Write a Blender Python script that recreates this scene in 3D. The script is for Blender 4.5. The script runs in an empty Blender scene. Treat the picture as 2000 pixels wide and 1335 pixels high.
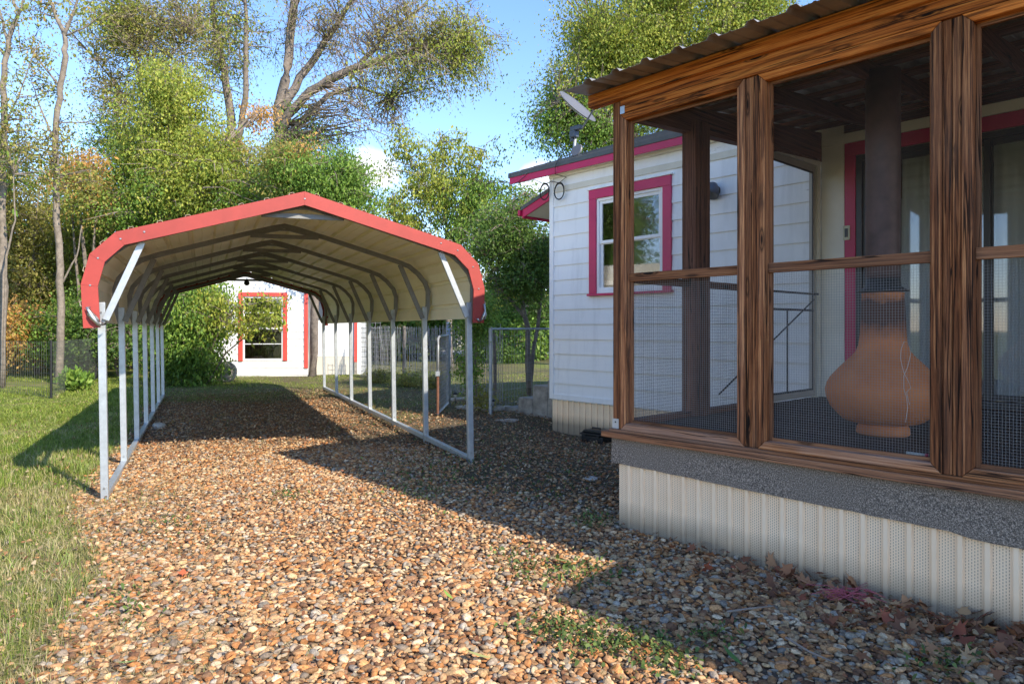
import bpy, math, random
import numpy as np
from mathutils import Vector, Matrix
random.seed(7); rng = np.random.default_rng(7)
PI = math.pi; F = 1333.0; H = 1.55
S = bpy.context.scene
COL = S.collection
def R(a): return math.radians(a)
# ------------------------------------------------------------------ frames
P0 = (.8545, 5.298); PA = math.atan2(-.7418, .6706)
C0 = (-3.678, 6.167); CA = R(24.4)
def toW(o, a, x, y): return (o[0]+math.cos(a)*x-math.sin(a)*y, o[1]+math.sin(a)*x+math.cos(a)*y)
def PW(x, y, z=0): return Vector((*toW(P0, PA, x, y), z))
def loc(o, a, X, Y):
    dx, dy = X-o[0], Y-o[1]
    return dx*math.cos(a)+dy*math.sin(a), -dx*math.sin(a)+dy*math.cos(a)
def at(px, py, Y): return Vector(((px-1000)/F*Y, Y, H+(640-py)/F*Y))
def gz(X, Y):
    X = np.asarray(X, float); Y = np.asarray(Y, float)
    def g(cx, cy, r, h): return h*np.exp(-((X-cx)**2+(Y-cy)**2)/(2*r*r))
    z = .012*np.sin(X*1.7+.5)*np.cos(Y*1.3)+.006*np.sin(X*5.1+Y*3.7)+.004*np.sin(X*9.3-Y*8.1)
    z = z*np.clip(1.4-np.abs(Y-6)/30, .2, 1)
    return z+g(.9, 9.9, 1.1, -.10)+g(-.35, 7.7, 1.2, .05)+g(.2, 3.2, .5, .0)
def gnd(px, py):
    Y = H*F/(py-640); 
    for _ in range(4):
        X = (px-1000)/F*Y; Y = (H-float(gz(X, Y)))*F/(py-640)
    X = (px-1000)/F*Y
    return Vector((X, Y, float(gz(X, Y))))
# ------------------------------------------------------------------ materials
def newmat(name):
    m = bpy.data.materials.new(name); m.use_nodes = True
    nt = m.node_tree; b = nt.nodes['Principled BSDF']; return m, nt, b
def nd(nt, t, **k):
    n = nt.nodes.new(t)
    for a, v in k.items():
        if a in n.inputs: n.inputs[a].default_value = v
        else: setattr(n, a, v)
    return n
def ramp(nt, fac, stops, interp='LINEAR'):
    r = nt.nodes.new('ShaderNodeValToRGB'); r.color_ramp.interpolation = interp
    e = r.color_ramp.elements
    while len(e) < len(stops): e.new(.5)
    for i, (p, c) in enumerate(stops):
        e[i].position = p; e[i].color = (*c, 1) if len(c) == 3 else c
    nt.links.new(fac, r.inputs[0]); return r.outputs[0]
def vmap(nt, coord, scale):
    tc = nt.nodes.new('ShaderNodeTexCoord'); mp = nt.nodes.new('ShaderNodeMapping')
    mp.inputs['Scale'].default_value = scale; nt.links.new(tc.outputs[coord], mp.inputs['Vector']); return mp.outputs[0]
def noise(nt, vec, scale, detail=4, rough=.55, dist=0):
    n = nt.nodes.new('ShaderNodeTexNoise'); n.inputs['Scale'].default_value = scale
    n.inputs['Detail'].default_value = detail; n.inputs['Roughness'].default_value = rough; n.inputs['Distortion'].default_value = dist
    if vec is not None: nt.links.new(vec, n.inputs['Vector'])
    return n.outputs['Fac']
def mix(nt, fac, a, b, mode='MIX'):
    m = nt.nodes.new('ShaderNodeMix'); m.data_type = 'RGBA'; m.blend_type = mode
    for s, v in ((m.inputs[0], fac), (m.inputs[6], a), (m.inputs[7], b)):
        if isinstance(v, (float, int)): s.default_value = v
        elif isinstance(v, tuple): s.default_value = (*v, 1)
        else: nt.links.new(v, s)
    return m.outputs[2]
def mth(nt, op, a, b=None, c=None):
    m = nt.nodes.new('ShaderNodeMath'); m.operation = op
    for i, v in enumerate((a, b, c)):
        if v is None: continue
        if isinstance(v, (float, int)): m.inputs[i].default_value = v
        else: nt.links.new(v, m.inputs[i])
    return m.outputs[0]
def bump(nt, b, h, strength=.3, dist=.01):
    n = nt.nodes.new('ShaderNodeBump'); n.inputs['Strength'].default_value = strength; n.inputs['Distance'].default_value = dist
    nt.links.new(h, n.inputs['Height']); nt.links.new(n.outputs[0], b.inputs['Normal'])
def simple(name, col, rough=.5, metal=0, var=.15, scale=6, bs=.1, bd=.003, spec=None):
    m, nt, b = newmat(name)
    n = noise(nt, vmap(nt, 'Object', (1, 1, 1)), scale, 6, .65)
    d = tuple(c*(1-var) for c in col); l = tuple(min(1, c*(1+var)) for c in col)
    nt.links.new(ramp(nt, n, [(.3, d), (.7, l)]), b.inputs['Base Color'])
    b.inputs['Roughness'].default_value = rough; b.inputs['Metallic'].default_value = metal
    if spec is not None: b.inputs['Specular IOR Level'].default_value = spec
    if bs: bump(nt, b, n, bs, bd)
    return m
def wood(name, dark, mid, light, grey=.0, greycol=(.28, .25, .23), thr=.5, bs=.6):
    m, nt, b = newmat(name)
    uv = vmap(nt, 'UV', (1, 1, 1))
    w = noise(nt, vmap(nt, 'UV', (.9, 5, 1)), 1, 3, .5, .6)
    wv = noise(nt, vmap(nt, 'UV', (.55, 42, 1)), 1, 3, .5, 1.8)
    fine = noise(nt, vmap(nt, 'UV', (4, 120, 1)), 1, 5, .65, .4)
    st = noise(nt, vmap(nt, 'UV', (1.0, 11, 1)), 1, 5, .6, 1.4)
    g = mth(nt, 'ADD', mth(nt, 'MULTIPLY', wv, .55), mth(nt, 'MULTIPLY', fine, .45))
    c = ramp(nt, g, [(.36, dark), (.50, mid), (.64, light)])
    c = mix(nt, ramp(nt, st, [(thr, (0, 0, 0)), (thr+.13, (1, 1, 1))]), c, tuple(x*.22 for x in mid))
    if grey:
        c = mix(nt, mth(nt, 'MULTIPLY', ramp(nt, w, [(.38, (0, 0, 0)), (.62, (1, 1, 1))]), grey), c, mix(nt, g, tuple(x*.35 for x in greycol), greycol))
    vo = nt.nodes.new('ShaderNodeTexVoronoi'); vo.inputs['Scale'].default_value = 1
    nt.links.new(vmap(nt, 'UV', (1.7, 8, 1)), vo.inputs['Vector'])
    c = mix(nt, ramp(nt, vo.outputs['Distance'], [(.07, (1, 1, 1)), (.10, (.2, .2, .2)), (.13, (.75, .75, .75)), (.17, (0, 0, 0))]), c, (.014, .007, .004))
    ck = noise(nt, vmap(nt, 'UV', (.8, 38, 1)), 1, 2, .4, .5)
    crack = ramp(nt, ck, [(.0, (0, 0, 0)), (.60, (0, 0, 0)), (.615, (1, 1, 1)), (.635, (1, 1, 1)), (.65, (0, 0, 0))])
    c = mix(nt, mth(nt, 'MULTIPLY', crack, .9), c, (.008, .005, .004))
    oi = nt.nodes.new('ShaderNodeObjectInfo')
    c = mix(nt, 1.0, c, ramp(nt, oi.outputs['Random'], [(0, (.62, .58, .56)), (.5, (.9, .86, .82)), (1, (1.12, 1.12, 1.15))]), 'MULTIPLY')
    g = mth(nt, 'SUBTRACT', g, mth(nt, 'MULTIPLY', crack, .6))
    nt.links.new(c, b.inputs['Base Color']); b.inputs['Roughness'].default_value = .75
    b.inputs['Specular IOR Level'].default_value = .2
    bump(nt, b, g, bs, .006)
    return m
M = {}
M['post'] = wood('weathered post wood', (.016, .007, .004), (.30, .105, .038), (.74, .33, .13), .16, (.44, .32, .24), .56, 1.8)
M['beam'] = wood('stained beam wood', (.10, .022, .005), (.66, .19, .032), (.90, .36, .08), 0, thr=.53)
M['rail'] = wood('rail wood', (.10, .04, .018), (.30, .12, .05), (.46, .21, .09), .18, (.42, .33, .26), .66, .4)
M['sill'] = wood('sill wood', (.10, .04, .016), (.34, .135, .05), (.54, .26, .12), .4, (.52, .45, .40), .64, .5)
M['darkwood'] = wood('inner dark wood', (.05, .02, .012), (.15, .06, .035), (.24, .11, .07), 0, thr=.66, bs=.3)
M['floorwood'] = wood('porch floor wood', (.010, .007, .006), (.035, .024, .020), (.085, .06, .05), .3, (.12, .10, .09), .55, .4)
M['trim'] = simple('crimson trim paint', (.48, .012, .085), .45, var=.1, scale=3, bs=.12)
M['redtrim'] = simple('red shed paint', (.62, .07, .05), .5, var=.12, scale=3)
M['fascia'] = simple('salmon metal trim', (.33, .036, .026), .6, var=.16, scale=3, bs=.05)
M['cream'] = simple('cream trim paint', (.60, .56, .47), .6, var=.06, scale=4)
M['innerboard'] = simple('white inner board', (.78, .73, .64), .6, var=.06, scale=3)
M['galv'] = simple('galvanised steel', (.42, .45, .47), .42, .55, .14, 14, .05)
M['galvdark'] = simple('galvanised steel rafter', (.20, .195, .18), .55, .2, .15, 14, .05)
M['pipe'] = simple('galvanised pipe', (.36, .38, .40), .5, .4, .25, 9, .1)
M['rustpipe'] = simple('rusty pipe', (.16, .07, .04), .8, .1, .4, 20, .2)
M['foil'] = simple('torn bright metal', (.42, .42, .41), .3, .8, .1, 20, .3)
M['sheet'] = simple('beige roof sheet', (.84, .78, .58), .5, 0, .06, 2, .03)
M['tin'] = simple('corrugated tin', (.30, .275, .245), .45, .35, .3, 3, .05)
M['shingle'] = simple('asphalt shingle', (.13, .125, .12), .95, 0, .4, 160, .6)
M['darkedge'] = simple('dark drip edge', (.075, .078, .08), .6, 0, .2, 8)
M['black'] = simple('black plastic', (.012, .012, .013), .4, 0, .3, 8)
M['cable'] = simple('black cable', (.01, .01, .01), .6)
M['wire'] = simple('galvanised wire', (.24, .24, .25), .5, .4, .1)
M['darkwire'] = simple('dark wire', (.10, .11, .10), .6, .3, .2)
M['concrete'] = simple('weathered concrete', (.26, .235, .20), .95, 0, .45, 7, .8, .01)
M['stone'] = simple('pale stone', (.36, .32, .26), .95, 0, .35, 9, .9, .01)
M['dish'] = simple('dish grey', (.12, .12, .125), .45, 0, .05)
M['dishdark'] = simple('dish mount grey', (.06, .075, .10), .5)
M['screendoor'] = simple('tan door frame', (.36, .32, .27), .5, 0, .08)
M['darkframe'] = simple('dark bronze frame', (.025, .024, .026), .4)
M['stovepipe'] = simple('sooty stove pipe', (.10, .055, .05), .5, .2, .4, 5)
M['collar'] = simple('sooty metal collar', (.05, .05, .05), .5, .6, .4, 20, .3)
M['plate'] = simple('ivory plate', (.55, .52, .38), .4, 0, .05)
M['cord'] = simple('white cord', (.42, .40, .36), .8)
M['white'] = simple('white plastic', (.5, .49, .46), .5)
M['soffit'] = simple('white soffit', (.60, .57, .50), .7, 0, .06)
M['bark'] = simple('grey bark', (.17, .14, .115), .95, 0, .45, 8, .9, .02)
M['palebark'] = simple('pale bark', (.20, .165, .13), .95, 0, .4, 8, .8, .02)
M['twig'] = simple('twig bark', (.24, .19, .15), .95, 0, .35, 5, 0)
M['dirtwhite'] = simple('cement cap', (.48, .45, .40), .9, 0, .2)
def paint(name, base, chip, cthr, dirt=.0):
    m, nt, b = newmat(name)
    n = noise(nt, vmap(nt, 'Object', (2.2, 2.2, 16)), 1.6, 8, .7)
    lo = noise(nt, vmap(nt, 'Object', (1, 1, 1)), 1.3, 3, .5)
    c = ramp(nt, lo, [(.3, tuple(x*.92 for x in base)), (.7, base)])
    gr = noise(nt, vmap(nt, 'Object', (7, 7, .9)), 1, 6, .65)
    c = mix(nt, mth(nt, 'MULTIPLY', ramp(nt, gr, [(.5, (0, 0, 0)), (.75, (1, 1, 1))]), .45), c, tuple(x*.62 for x in base))
    c = mix(nt, ramp(nt, n, [(cthr, (0, 0, 0)), (cthr+.02, (1, 1, 1))]), c, chip)
    nt.links.new(c, b.inputs['Base Color']); b.inputs['Roughness'].default_value = .5
    bump(nt, b, n, .15, .004); return m
M['siding'] = paint('white siding paint', (.80, .785, .765), (.30, .27, .24), .69)
M['oldsiding'] = paint('peeling white paint', (.78, .78, .76), (.34, .31, .27), .645)
# perforated vinyl
def vinyl():
    m, nt, b = newmat('perforated cream vinyl')
    sep = nt.nodes.new('ShaderNodeSeparateXYZ'); nt.links.new(vmap(nt, 'UV', (1, 1, 1)), sep.inputs[0])
    u, v = sep.outputs[0], sep.outputs[1]           # u metres inside flat panel, v height
    col = mth(nt, 'DIVIDE', u, .0135)
    fu = mth(nt, 'ABSOLUTE', mth(nt, 'SUBTRACT', mth(nt, 'FRACT', col), .5))
    row = mth(nt, 'ADD', mth(nt, 'DIVIDE', v, .017), mth(nt, 'MULTIPLY', mth(nt, 'FLOOR', col), .5))
    fv = mth(nt, 'ABSOLUTE', mth(nt, 'SUBTRACT', mth(nt, 'FRACT', row), .5))
    hole = mth(nt, 'MULTIPLY', mth(nt, 'LESS_THAN', fu, .17), mth(nt, 'LESS_THAN', fv, .30))
    hole = mth(nt, 'MULTIPLY', hole, mth(nt, 'GREATER_THAN', u, 0.0))
    n = noise(nt, vmap(nt, 'Object', (1, 1, 1)), 2.5, 6, .6)
    c = ramp(nt, n, [(.3, (.92, .66, .42)), (.7, (.95, .73, .50))])
    sz = nt.nodes.new('ShaderNodeSeparateXYZ'); tc = nt.nodes.new('ShaderNodeTexCoord'); nt.links.new(tc.outputs['Object'], sz.inputs[0])
    mud = mth(nt, 'MULTIPLY', ramp(nt, mth(nt, 'ADD', sz.outputs[2], mth(nt, 'MULTIPLY', n, -.12)), [(0, (1, 1, 1)), (.16, (0, 0, 0))]), .8)
    c = mix(nt, mud, c, (.24, .18, .12))
    c = mix(nt, mth(nt, 'MULTIPLY', hole, .7), c, (.20, .14, .09))
    nt.links.new(c, b.inputs['Base Color']); b.inputs['Roughness'].default_value = .45
    return m
M['vinyl'] = vinyl()
def granules():
    m, nt, b = newmat('granulated roofing strip')
    n = noise(nt, vmap(nt, 'Object', (1, 1, 1)), 150, 3, .7)
    lo = noise(nt, vmap(nt, 'Object', (1, 1, 1)), 1.2, 3)
    c = ramp(nt, n, [(.38, (.04, .03, .025)), (.52, (.22, .17, .13)), (.66, (.60, .48, .38))])
    c = mix(nt, mth(nt, 'MULTIPLY', lo, .35), c, (.14, .13, .10))
    nt.links.new(c, b.inputs['Base Color']); b.inputs['Roughness'].default_value = .95; bump(nt, b, n, .8, .004)
    return m
M['granule'] = granules()
def attrmat(name, rough=.85, trans=0, bs=0, scale=200, attr='col', noisevar=.0):
    m, nt, b = newmat(name)
    a = nt.nodes.new('ShaderNodeAttribute'); a.attribute_name = attr
    c = a.outputs['Color']
    if noisevar:
        n = noise(nt, vmap(nt, 'Object', (1, 1, 1)), scale, 4, .6)
        c = mix(nt, 1.0, c, ramp(nt, n, [(.3, (1-noisevar,)*3), (.7, (1+noisevar,)*3)]), 'MULTIPLY')
        if bs: bump(nt, b, n, bs, .004)
    nt.links.new(c, b.inputs['Base Color']); b.inputs['Roughness'].default_value = rough
    b.inputs['Specular IOR Level'].default_value = .3
    if trans:
        t = nt.nodes.new('ShaderNodeBsdfTranslucent'); nt.links.new(c, t.inputs['Color'])
        mx = nt.nodes.new('ShaderNodeMixShader'); mx.inputs[0].default_value = trans
        nt.links.new(b.outputs[0], mx.inputs[1]); nt.links.new(t.outputs[0], mx.inputs[2])
        nt.links.new(mx.outputs[0], nt.nodes['Material Output'].inputs[0])
    return m
M['leaf'] = attrmat('leaf', .55, .42)
M['grass'] = attrmat('grass blade', .6, .35)
M['litter'] = attrmat('dry leaf', .8, .2)
M['pebble'] = attrmat('river pebble', .92, 0, .6, 90, noisevar=.42)
def glass(name, tint, alpha):
    m, nt, b = newmat(name)
    g = nd(nt, 'ShaderNodeBsdfGlossy', Roughness=.03); g.inputs['Color'].default_value = (.9, .9, .95, 1)
    t = nt.nodes.new('ShaderNodeBsdfTransparent'); t.inputs['Color'].default_value = (*tint, 1)
    fr = nt.nodes.new('ShaderNodeFresnel'); fr.inputs['IOR'].default_value = 1.55
    fa = mth(nt, 'MULTIPLY_ADD', fr.outputs[0], 1.3, alpha)
    n = noise(nt, vmap(nt, 'Object', (1, 1, 1)), 1.6, 2); bp = nt.nodes.new('ShaderNodeBump'); bp.inputs['Strength'].default_value = .06
    nt.links.new(n, bp.inputs['Height']); nt.links.new(bp.outputs[0], g.inputs['Normal'])
    mx = nt.nodes.new('ShaderNodeMixShader'); nt.links.new(fa, mx.inputs[0])
    nt.links.new(t.outputs[0], mx.inputs[1]); nt.links.new(g.outputs[0], mx.inputs[2])
    nt.links.new(mx.outputs[0], nt.nodes['Material Output'].inputs[0]); return m
M['glass'] = glass('window glass', (.96, .97, .97), .04)
def screenmat():
    m, nt, b = newmat('insect screen')
    t = nt.nodes.new('ShaderNodeBsdfTransparent')
    d = nt.nodes.new('ShaderNodeBsdfDiffuse'); d.inputs['Color'].default_value = (.12, .09, .07, 1)
    n = noise(nt, vmap(nt, 'Object', (1, 1, 1)), 2.2, 4)
    mx = nt.nodes.new('ShaderNodeMixShader'); nt.links.new(ramp(nt, n, [(.3, (.10,)*3), (.7, (.16,)*3)]), mx.inputs[0])
    nt.links.new(t.outputs[0], mx.inputs[1]); nt.links.new(d.outputs[0], mx.inputs[2])
    nt.links.new(mx.outputs[0], nt.nodes['Material Output'].inputs[0]); return m
M['screen'] = screenmat()
def curtainmat():
    m, nt, b = newmat('sheer curtain'); b.inputs['Base Color'].default_value = (.85, .86, .83, 1); b.inputs['Roughness'].default_value = .9
    t = nd(nt, 'ShaderNodeBsdfTranslucent', Color=(.8, .82, .8, 1)); mx = nt.nodes.new('ShaderNodeMixShader'); mx.inputs[0].default_value = .15
    nt.links.new(b.outputs[0], mx.inputs[1]); nt.links.new(t.outputs[0], mx.inputs[2])
    nt.links.new(mx.outputs[0], nt.nodes['Material Output'].inputs[0]); return m
M['curtain'] = curtainmat()
def clay():
    m, nt, b = newmat('terracotta with soot')
    v = vmap(nt, 'Object', (1, 1, 1)); n = noise(nt, v, 5, 6, .6)
    sep = nt.nodes.new('ShaderNodeSeparateXYZ'); nt.links.new(v, sep.inputs[0])
    c = ramp(nt, n, [(.3, (.60, .185, .06)), (.7, (.76, .27, .09))])
    # soot stain left by smoke on the neck
    zz = mth(nt, 'ADD', sep.outputs[2], mth(nt, 'MULTIPLY', mth(nt, 'SUBTRACT', n, .5), .25))
    s = mth(nt, 'MULTIPLY', mth(nt, 'MINIMUM', 1.0, mth(nt, 'MULTIPLY', mth(nt, 'MAXIMUM', mth(nt, 'SUBTRACT', zz, .68), 0.0), 8)), mth(nt, 'MINIMUM', 1.0, mth(nt, 'MULTIPLY', mth(nt, 'MAXIMUM', mth(nt, 'SUBTRACT', 1.04, zz), 0.0), 14)))
    c = mix(nt, mth(nt, 'MULTIPLY', mth(nt, 'MAXIMUM', s, 0.0), .9), c, (.035, .02, .018))
    nt.links.new(c, b.inputs['Base Color']); b.inputs['Roughness'].default_value = .8; bump(nt, b, n, .3, .01); return m
M['clay'] = clay()
# ------------------------------------------------------------------ mesh builder
class MB:
    def __init__(s): s.v = []; s.f = []; s.uv = []
    def add(s, vs, fs, axis=None, off=None):
        b = len(s.v); s.v += [tuple(p) for p in vs]
        if off is None: off = random.random()*9
        for f in fs:
            s.f.append(tuple(b+i for i in f))
            for i in f:
                p = vs[i]
                if axis is None: s.uv.append((p[0]+off, p[1]+p[2]))
                else:
                    o = [k for k in range(3) if k != axis]; s.uv.append((p[axis]+off, p[o[0]]+p[o[1]]*1.0+off*3.7))
        return s
    def box(s, a, b, axis=None):
        (x0, y0, z0), (x1, y1, z1) = a, b
        if axis is None: axis = int(np.argmax([abs(x1-x0), abs(y1-y0), abs(z1-z0)]))
        vs = [(x0, y0, z0), (x1, y0, z0), (x1, y1, z0), (x0, y1, z0), (x0, y0, z1), (x1, y0, z1), (x1, y1, z1), (x0, y1, z1)]
        return s.add(vs, [(0, 3, 2, 1), (4, 5, 6, 7), (0, 1, 5, 4), (1, 2, 6, 5), (2, 3, 7, 6), (3, 0, 4, 7)], axis)
    def prism(s, poly, y0, y1, axis=0, plane='xz'):
        n = len(poly)
        if plane == 'xz': vs = [(x, y0, z) for x, z in poly]+[(x, y1, z) for x, z in poly]
        elif plane == 'yz': vs = [(y0, a, z) for a, z in poly]+[(y1, a, z) for a, z in poly]
        else: vs = [(a, b, y0) for a, b in poly]+[(a, b, y1) for a, b in poly]
        fs = [tuple(range(n)), tuple(range(2*n-1, n-1, -1))]+[(i, i+n, (i+1) % n+n, (i+1) % n) for i in range(n)]
        return s.add(vs, fs, axis)
    def tube(s, path, r, n=8, cap=True):
        P = [Vector(p) for p in path]; k = len(P)
        rr = r if isinstance(r, (list, tuple)) else [r]*k
        vs = []; up = Vector((.13, .21, 1)).normalized()
        for i, p in enumerate(P):
            t = (P[min(i+1, k-1)]-P[max(i-1, 0)])
            if t.length < 1e-9: t = Vector((0, 0, 1))
            t.normalize(); a = t.cross(up)
            if a.length < .15: a = t.cross(Vector((1, 0, 0)))
            a.normalize(); b = t.cross(a)
            for j in range(n):
                q = 2*PI*j/n; vs.append(tuple(p+a*(math.cos(q)*rr[i])+b*(math.sin(q)*rr[i])))
        fs = [(i*n+j, i*n+(j+1) % n, (i+1)*n+(j+1) % n, (i+1)*n+j) for i in range(k-1) for j in range(n)]
        if cap: fs += [tuple(range(n-1, -1, -1)), tuple(range((k-1)*n, k*n))]
        return s.add(vs, fs, 2)
    def sweep(s, path, w, y0, y1):   # strip in the xz plane extruded in y
        k = len(path); vs = []
        for i, (x, z) in enumerate(path):
            a = path[max(i-1, 0)]; b = path[min(i+1, k-1)]
            tx, tz = b[0]-a[0], b[1]-a[1]; L = math.hypot(tx, tz); nx, nz = -tz/L, tx/L
            if 0 < i < k-1:
                ax, az = x-a[0], z-a[1]; la = math.hypot(ax, az); c = (tx*ax+tz*az)/(L*la); sc = 1/max(c, .5)
            else: sc = 1
            h = w/2*sc
            vs += [(x+nx*h, y0, z+nz*h), (x-nx*h, y0, z-nz*h), (x-nx*h, y1, z-nz*h), (x+nx*h, y1, z+nz*h)]
        fs = [(i*4+j, i*4+(j+1) % 4, (i+1)*4+(j+1) % 4, (i+1)*4+j) for i in range(k-1) for j in range(4)]
        fs += [(3, 2, 1, 0), tuple(range((k-1)*4, k*4))]
        return s.add(vs, fs, 0)
    def lathe(s, prof, n=32, c=(0, 0, 0)):
        vs = [(c[0]+r*math.cos(2*PI*j/n), c[1]+r*math.sin(2*PI*j/n), c[2]+z) for r, z in prof for j in range(n)]
        k = len(prof)
        fs = [(i*n+j, i*n+(j+1) % n, (i+1)*n+(j+1) % n, (i+1)*n+j) for i in range(k-1) for j in range(n)]
        fs += [tuple(range(n-1, -1, -1)), tuple(range((k-1)*n, k*n))]
        return s.add(vs, fs, 2)
    def build(s, name, mat, parent=None, smooth=False, bevel=0, seg=2, solid=0, matrix=None):
        me = bpy.data.meshes.new(name); me.from_pydata(s.v, [], s.f)
        uv = me.uv_layers.new(name='UVMap'); uv.data.foreach_set('uv', np.array(s.uv, 'f').ravel())
        me.materials.append(M[mat] if isinstance(mat, str) else mat)
        if smooth: me.polygons.foreach_set('use_smooth', [True]*len(me.polygons))
        me.update(); o = bpy.data.objects.new(name, me); COL.objects.link(o)
        if parent: o.parent = parent
        if matrix is not None: o.matrix_local = matrix
        if bevel:
            b = o.modifiers.new('bevel', 'BEVEL'); b.width = bevel; b.segments = seg; b.limit_method = 'ANGLE'; b.angle_limit = R(35)
        if solid:
            d = o.modifiers.new('solid', 'SOLIDIFY'); d.thickness = solid; d.offset = 0
        return o
def tag(o, label=None, cat=None, group=None, kind=None):
    if label: o['label'] = label
    if cat: o['category'] = cat
    if group: o['group'] = group
    if kind: o['kind'] = kind
    return o
def thing(name, label, cat, l=(0, 0, 0), rz=0, group=None, rx=0, ry=0):
    o = bpy.data.objects.new(name, None); COL.objects.link(o); o.empty_display_size = .2
    o.location = l; o.rotation_euler = (rx, ry, rz); return tag(o, label, cat, group)
def npmesh(name, verts, faces, cols, mat, parent=None, smooth=False):
    """verts (n,3), faces (m,k) constant k, cols per vertex (n,3)"""
    me = bpy.data.meshes.new(name); n, (m, k) = len(verts), faces.shape
    me.vertices.add(n); me.vertices.foreach_set('co', verts.astype('f').ravel())
    me.loops.add(m*k); me.loops.foreach_set('vertex_index', faces.astype('i').ravel())
    me.polygons.add(m); me.polygons.foreach_set('loop_start', np.arange(0, m*k, k, dtype='i'))
    me.polygons.foreach_set('loop_total', np.full(m, k, 'i'))
    if smooth: me.polygons.foreach_set('use_smooth', np.ones(m, bool))
    me.update(calc_edges=True)
    if cols is not None:
        a = me.color_attributes.new('col', 'FLOAT_COLOR', 'POINT')
        a.data.foreach_set('color', np.c_[cols, np.ones(n)].astype('f').ravel())
    me.materials.append(M[mat]); o = bpy.data.objects.new(name, me); COL.objects.link(o)
    if parent: o.parent = parent
    return o
def lerp(a, b, t): return a+(b-a)*t
# ------------------------------------------------------------------ GROUND
def fbm(X, Y, s, seed=0):
    r = np.random.default_rng(seed); z = 0; a = 1
    for k in range(4):
        for _ in range(3):
            t = r.uniform(0, 2*PI); p = r.uniform(0, 6.28)
            z = z+a*np.sin((X*math.cos(t)+Y*math.sin(t))*s+p+1.3*np.sin((Y*math.cos(t)-X*math.sin(t))*s*.7+p*2))/3
        s *= 2.1; a *= .55
    return z
def zones(X, Y):
    """returns gravel, lawn weights (rest = bare dirt)"""
    cx, cy = loc(C0, CA, X, Y); px, py = loc(P0, PA, X, Y)
    n = fbm(X, Y, 1.6, 3)
    lawn = np.clip((-.06+np.clip(-cy, 0, 4)*.05+.16*np.clip(-cy-.6, 0, 1)-cx+.12*n*(cy < .3))*4, 0, 1)
    back = np.clip((cy-7.3+.8*n+np.where(cx > 3.6, 3.6, 0))*.8, 0, 1)            # yard behind the carport
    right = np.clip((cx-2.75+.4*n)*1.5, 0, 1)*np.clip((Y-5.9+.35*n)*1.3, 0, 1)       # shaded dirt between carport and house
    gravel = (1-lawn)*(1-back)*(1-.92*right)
    lawn2 = np.clip(back*(1-lawn)*(.45+.45*fbm(X, Y, .9, 11)), 0, 1)
    return gravel, np.clip(lawn+lawn2, 0, 1), lawn
def make_ground():
    def ax(n, near, far, c):
        t = np.linspace(-1, 1, n); s = np.sign(t)*(near*np.abs(t)+(far-near)*np.abs(t)**7); return c+s
    xs = ax(361, 15, 300, -1.5); ys = ax(361, 15, 300, 9)
    X, Y = np.meshgrid(xs, ys, indexing='xy'); X = X.ravel(); Y = Y.ravel()
    Z = gz(X, Y)*np.clip(1.6-np.hypot(X, Y-8)/25, 0, 1)
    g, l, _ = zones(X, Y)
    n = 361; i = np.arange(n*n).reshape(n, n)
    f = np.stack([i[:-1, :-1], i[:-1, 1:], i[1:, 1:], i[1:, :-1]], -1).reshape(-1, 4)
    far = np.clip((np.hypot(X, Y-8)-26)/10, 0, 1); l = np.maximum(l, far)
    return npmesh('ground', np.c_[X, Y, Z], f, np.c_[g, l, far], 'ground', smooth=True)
def groundmat():
    m, nt, b = newmat('yard ground')
    a = nt.nodes.new('ShaderNodeAttribute'); a.attribute_name = 'col'
    sp = nt.nodes.new('ShaderNodeSeparateColor'); nt.links.new(a.outputs['Color'], sp.inputs[0])
    v = vmap(nt, 'Object', (1, 1, 1))
    f = noise(nt, v, 45, 8, .7); md = noise(nt, v, 2.2, 5, .6); sm = noise(nt, v, 9, 5, .6)
    dirt = ramp(nt, f, [(.3, (.045, .034, .024)), (.55, (.13, .10, .068)), (.75, (.26, .20, .14))])
    dirt = mix(nt, ramp(nt, sm, [(.48, (0, 0, 0)), (.6, (.6, .6, .6))]), dirt, (.05, .065, .02))
    grass = ramp(nt, f, [(.3, (.06, .08, .018)), (.6, (.17, .20, .05)), (.8, (.32, .31, .13))])
    grass = mix(nt, ramp(nt, md, [(.5, (0, 0, 0)), (.64, (.75,)*3)]), grass, mix(nt, f, (.16, .10, .06), (.36, .27, .17)))
    grav = ramp(nt, f, [(.3, (.07, .05, .034)), (.7, (.24, .175, .12))])
    c = mix(nt, sp.outputs[1], dirt, grass); c = mix(nt, sp.outputs[0], c, grav)
    nt.links.new(c, b.inputs['Base Color']); b.inputs['Roughness'].default_value = 1; b.inputs['Specular IOR Level'].default_value = .1
    bump(nt, b, f, .7, .02); return m
M['ground'] = groundmat()
tag(make_ground(), kind='structure')
def ico(sub):
    import bmesh
    bm = bmesh.new(); bmesh.ops.create_icosphere(bm, subdivisions=sub, radius=1)
    v = np.array([p.co[:] for p in bm.verts]); f = np.array([[q.index for q in p.verts] for p in bm.faces]); bm.free(); return v, f
def rotm(n):
    q = rng.normal(size=(n, 4)); q /= np.linalg.norm(q, axis=1)[:, None]; w, x, y, z = q.T
    return np.stack([1-2*(y*y+z*z), 2*(x*y-z*w), 2*(x*z+y*w), 2*(x*y+z*w), 1-2*(x*x+z*z), 2*(y*z-x*w), 2*(x*z-y*w), 2*(y*z+x*w), 1-2*(x*x+y*y)], 1).reshape(-1, 3, 3)
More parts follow.
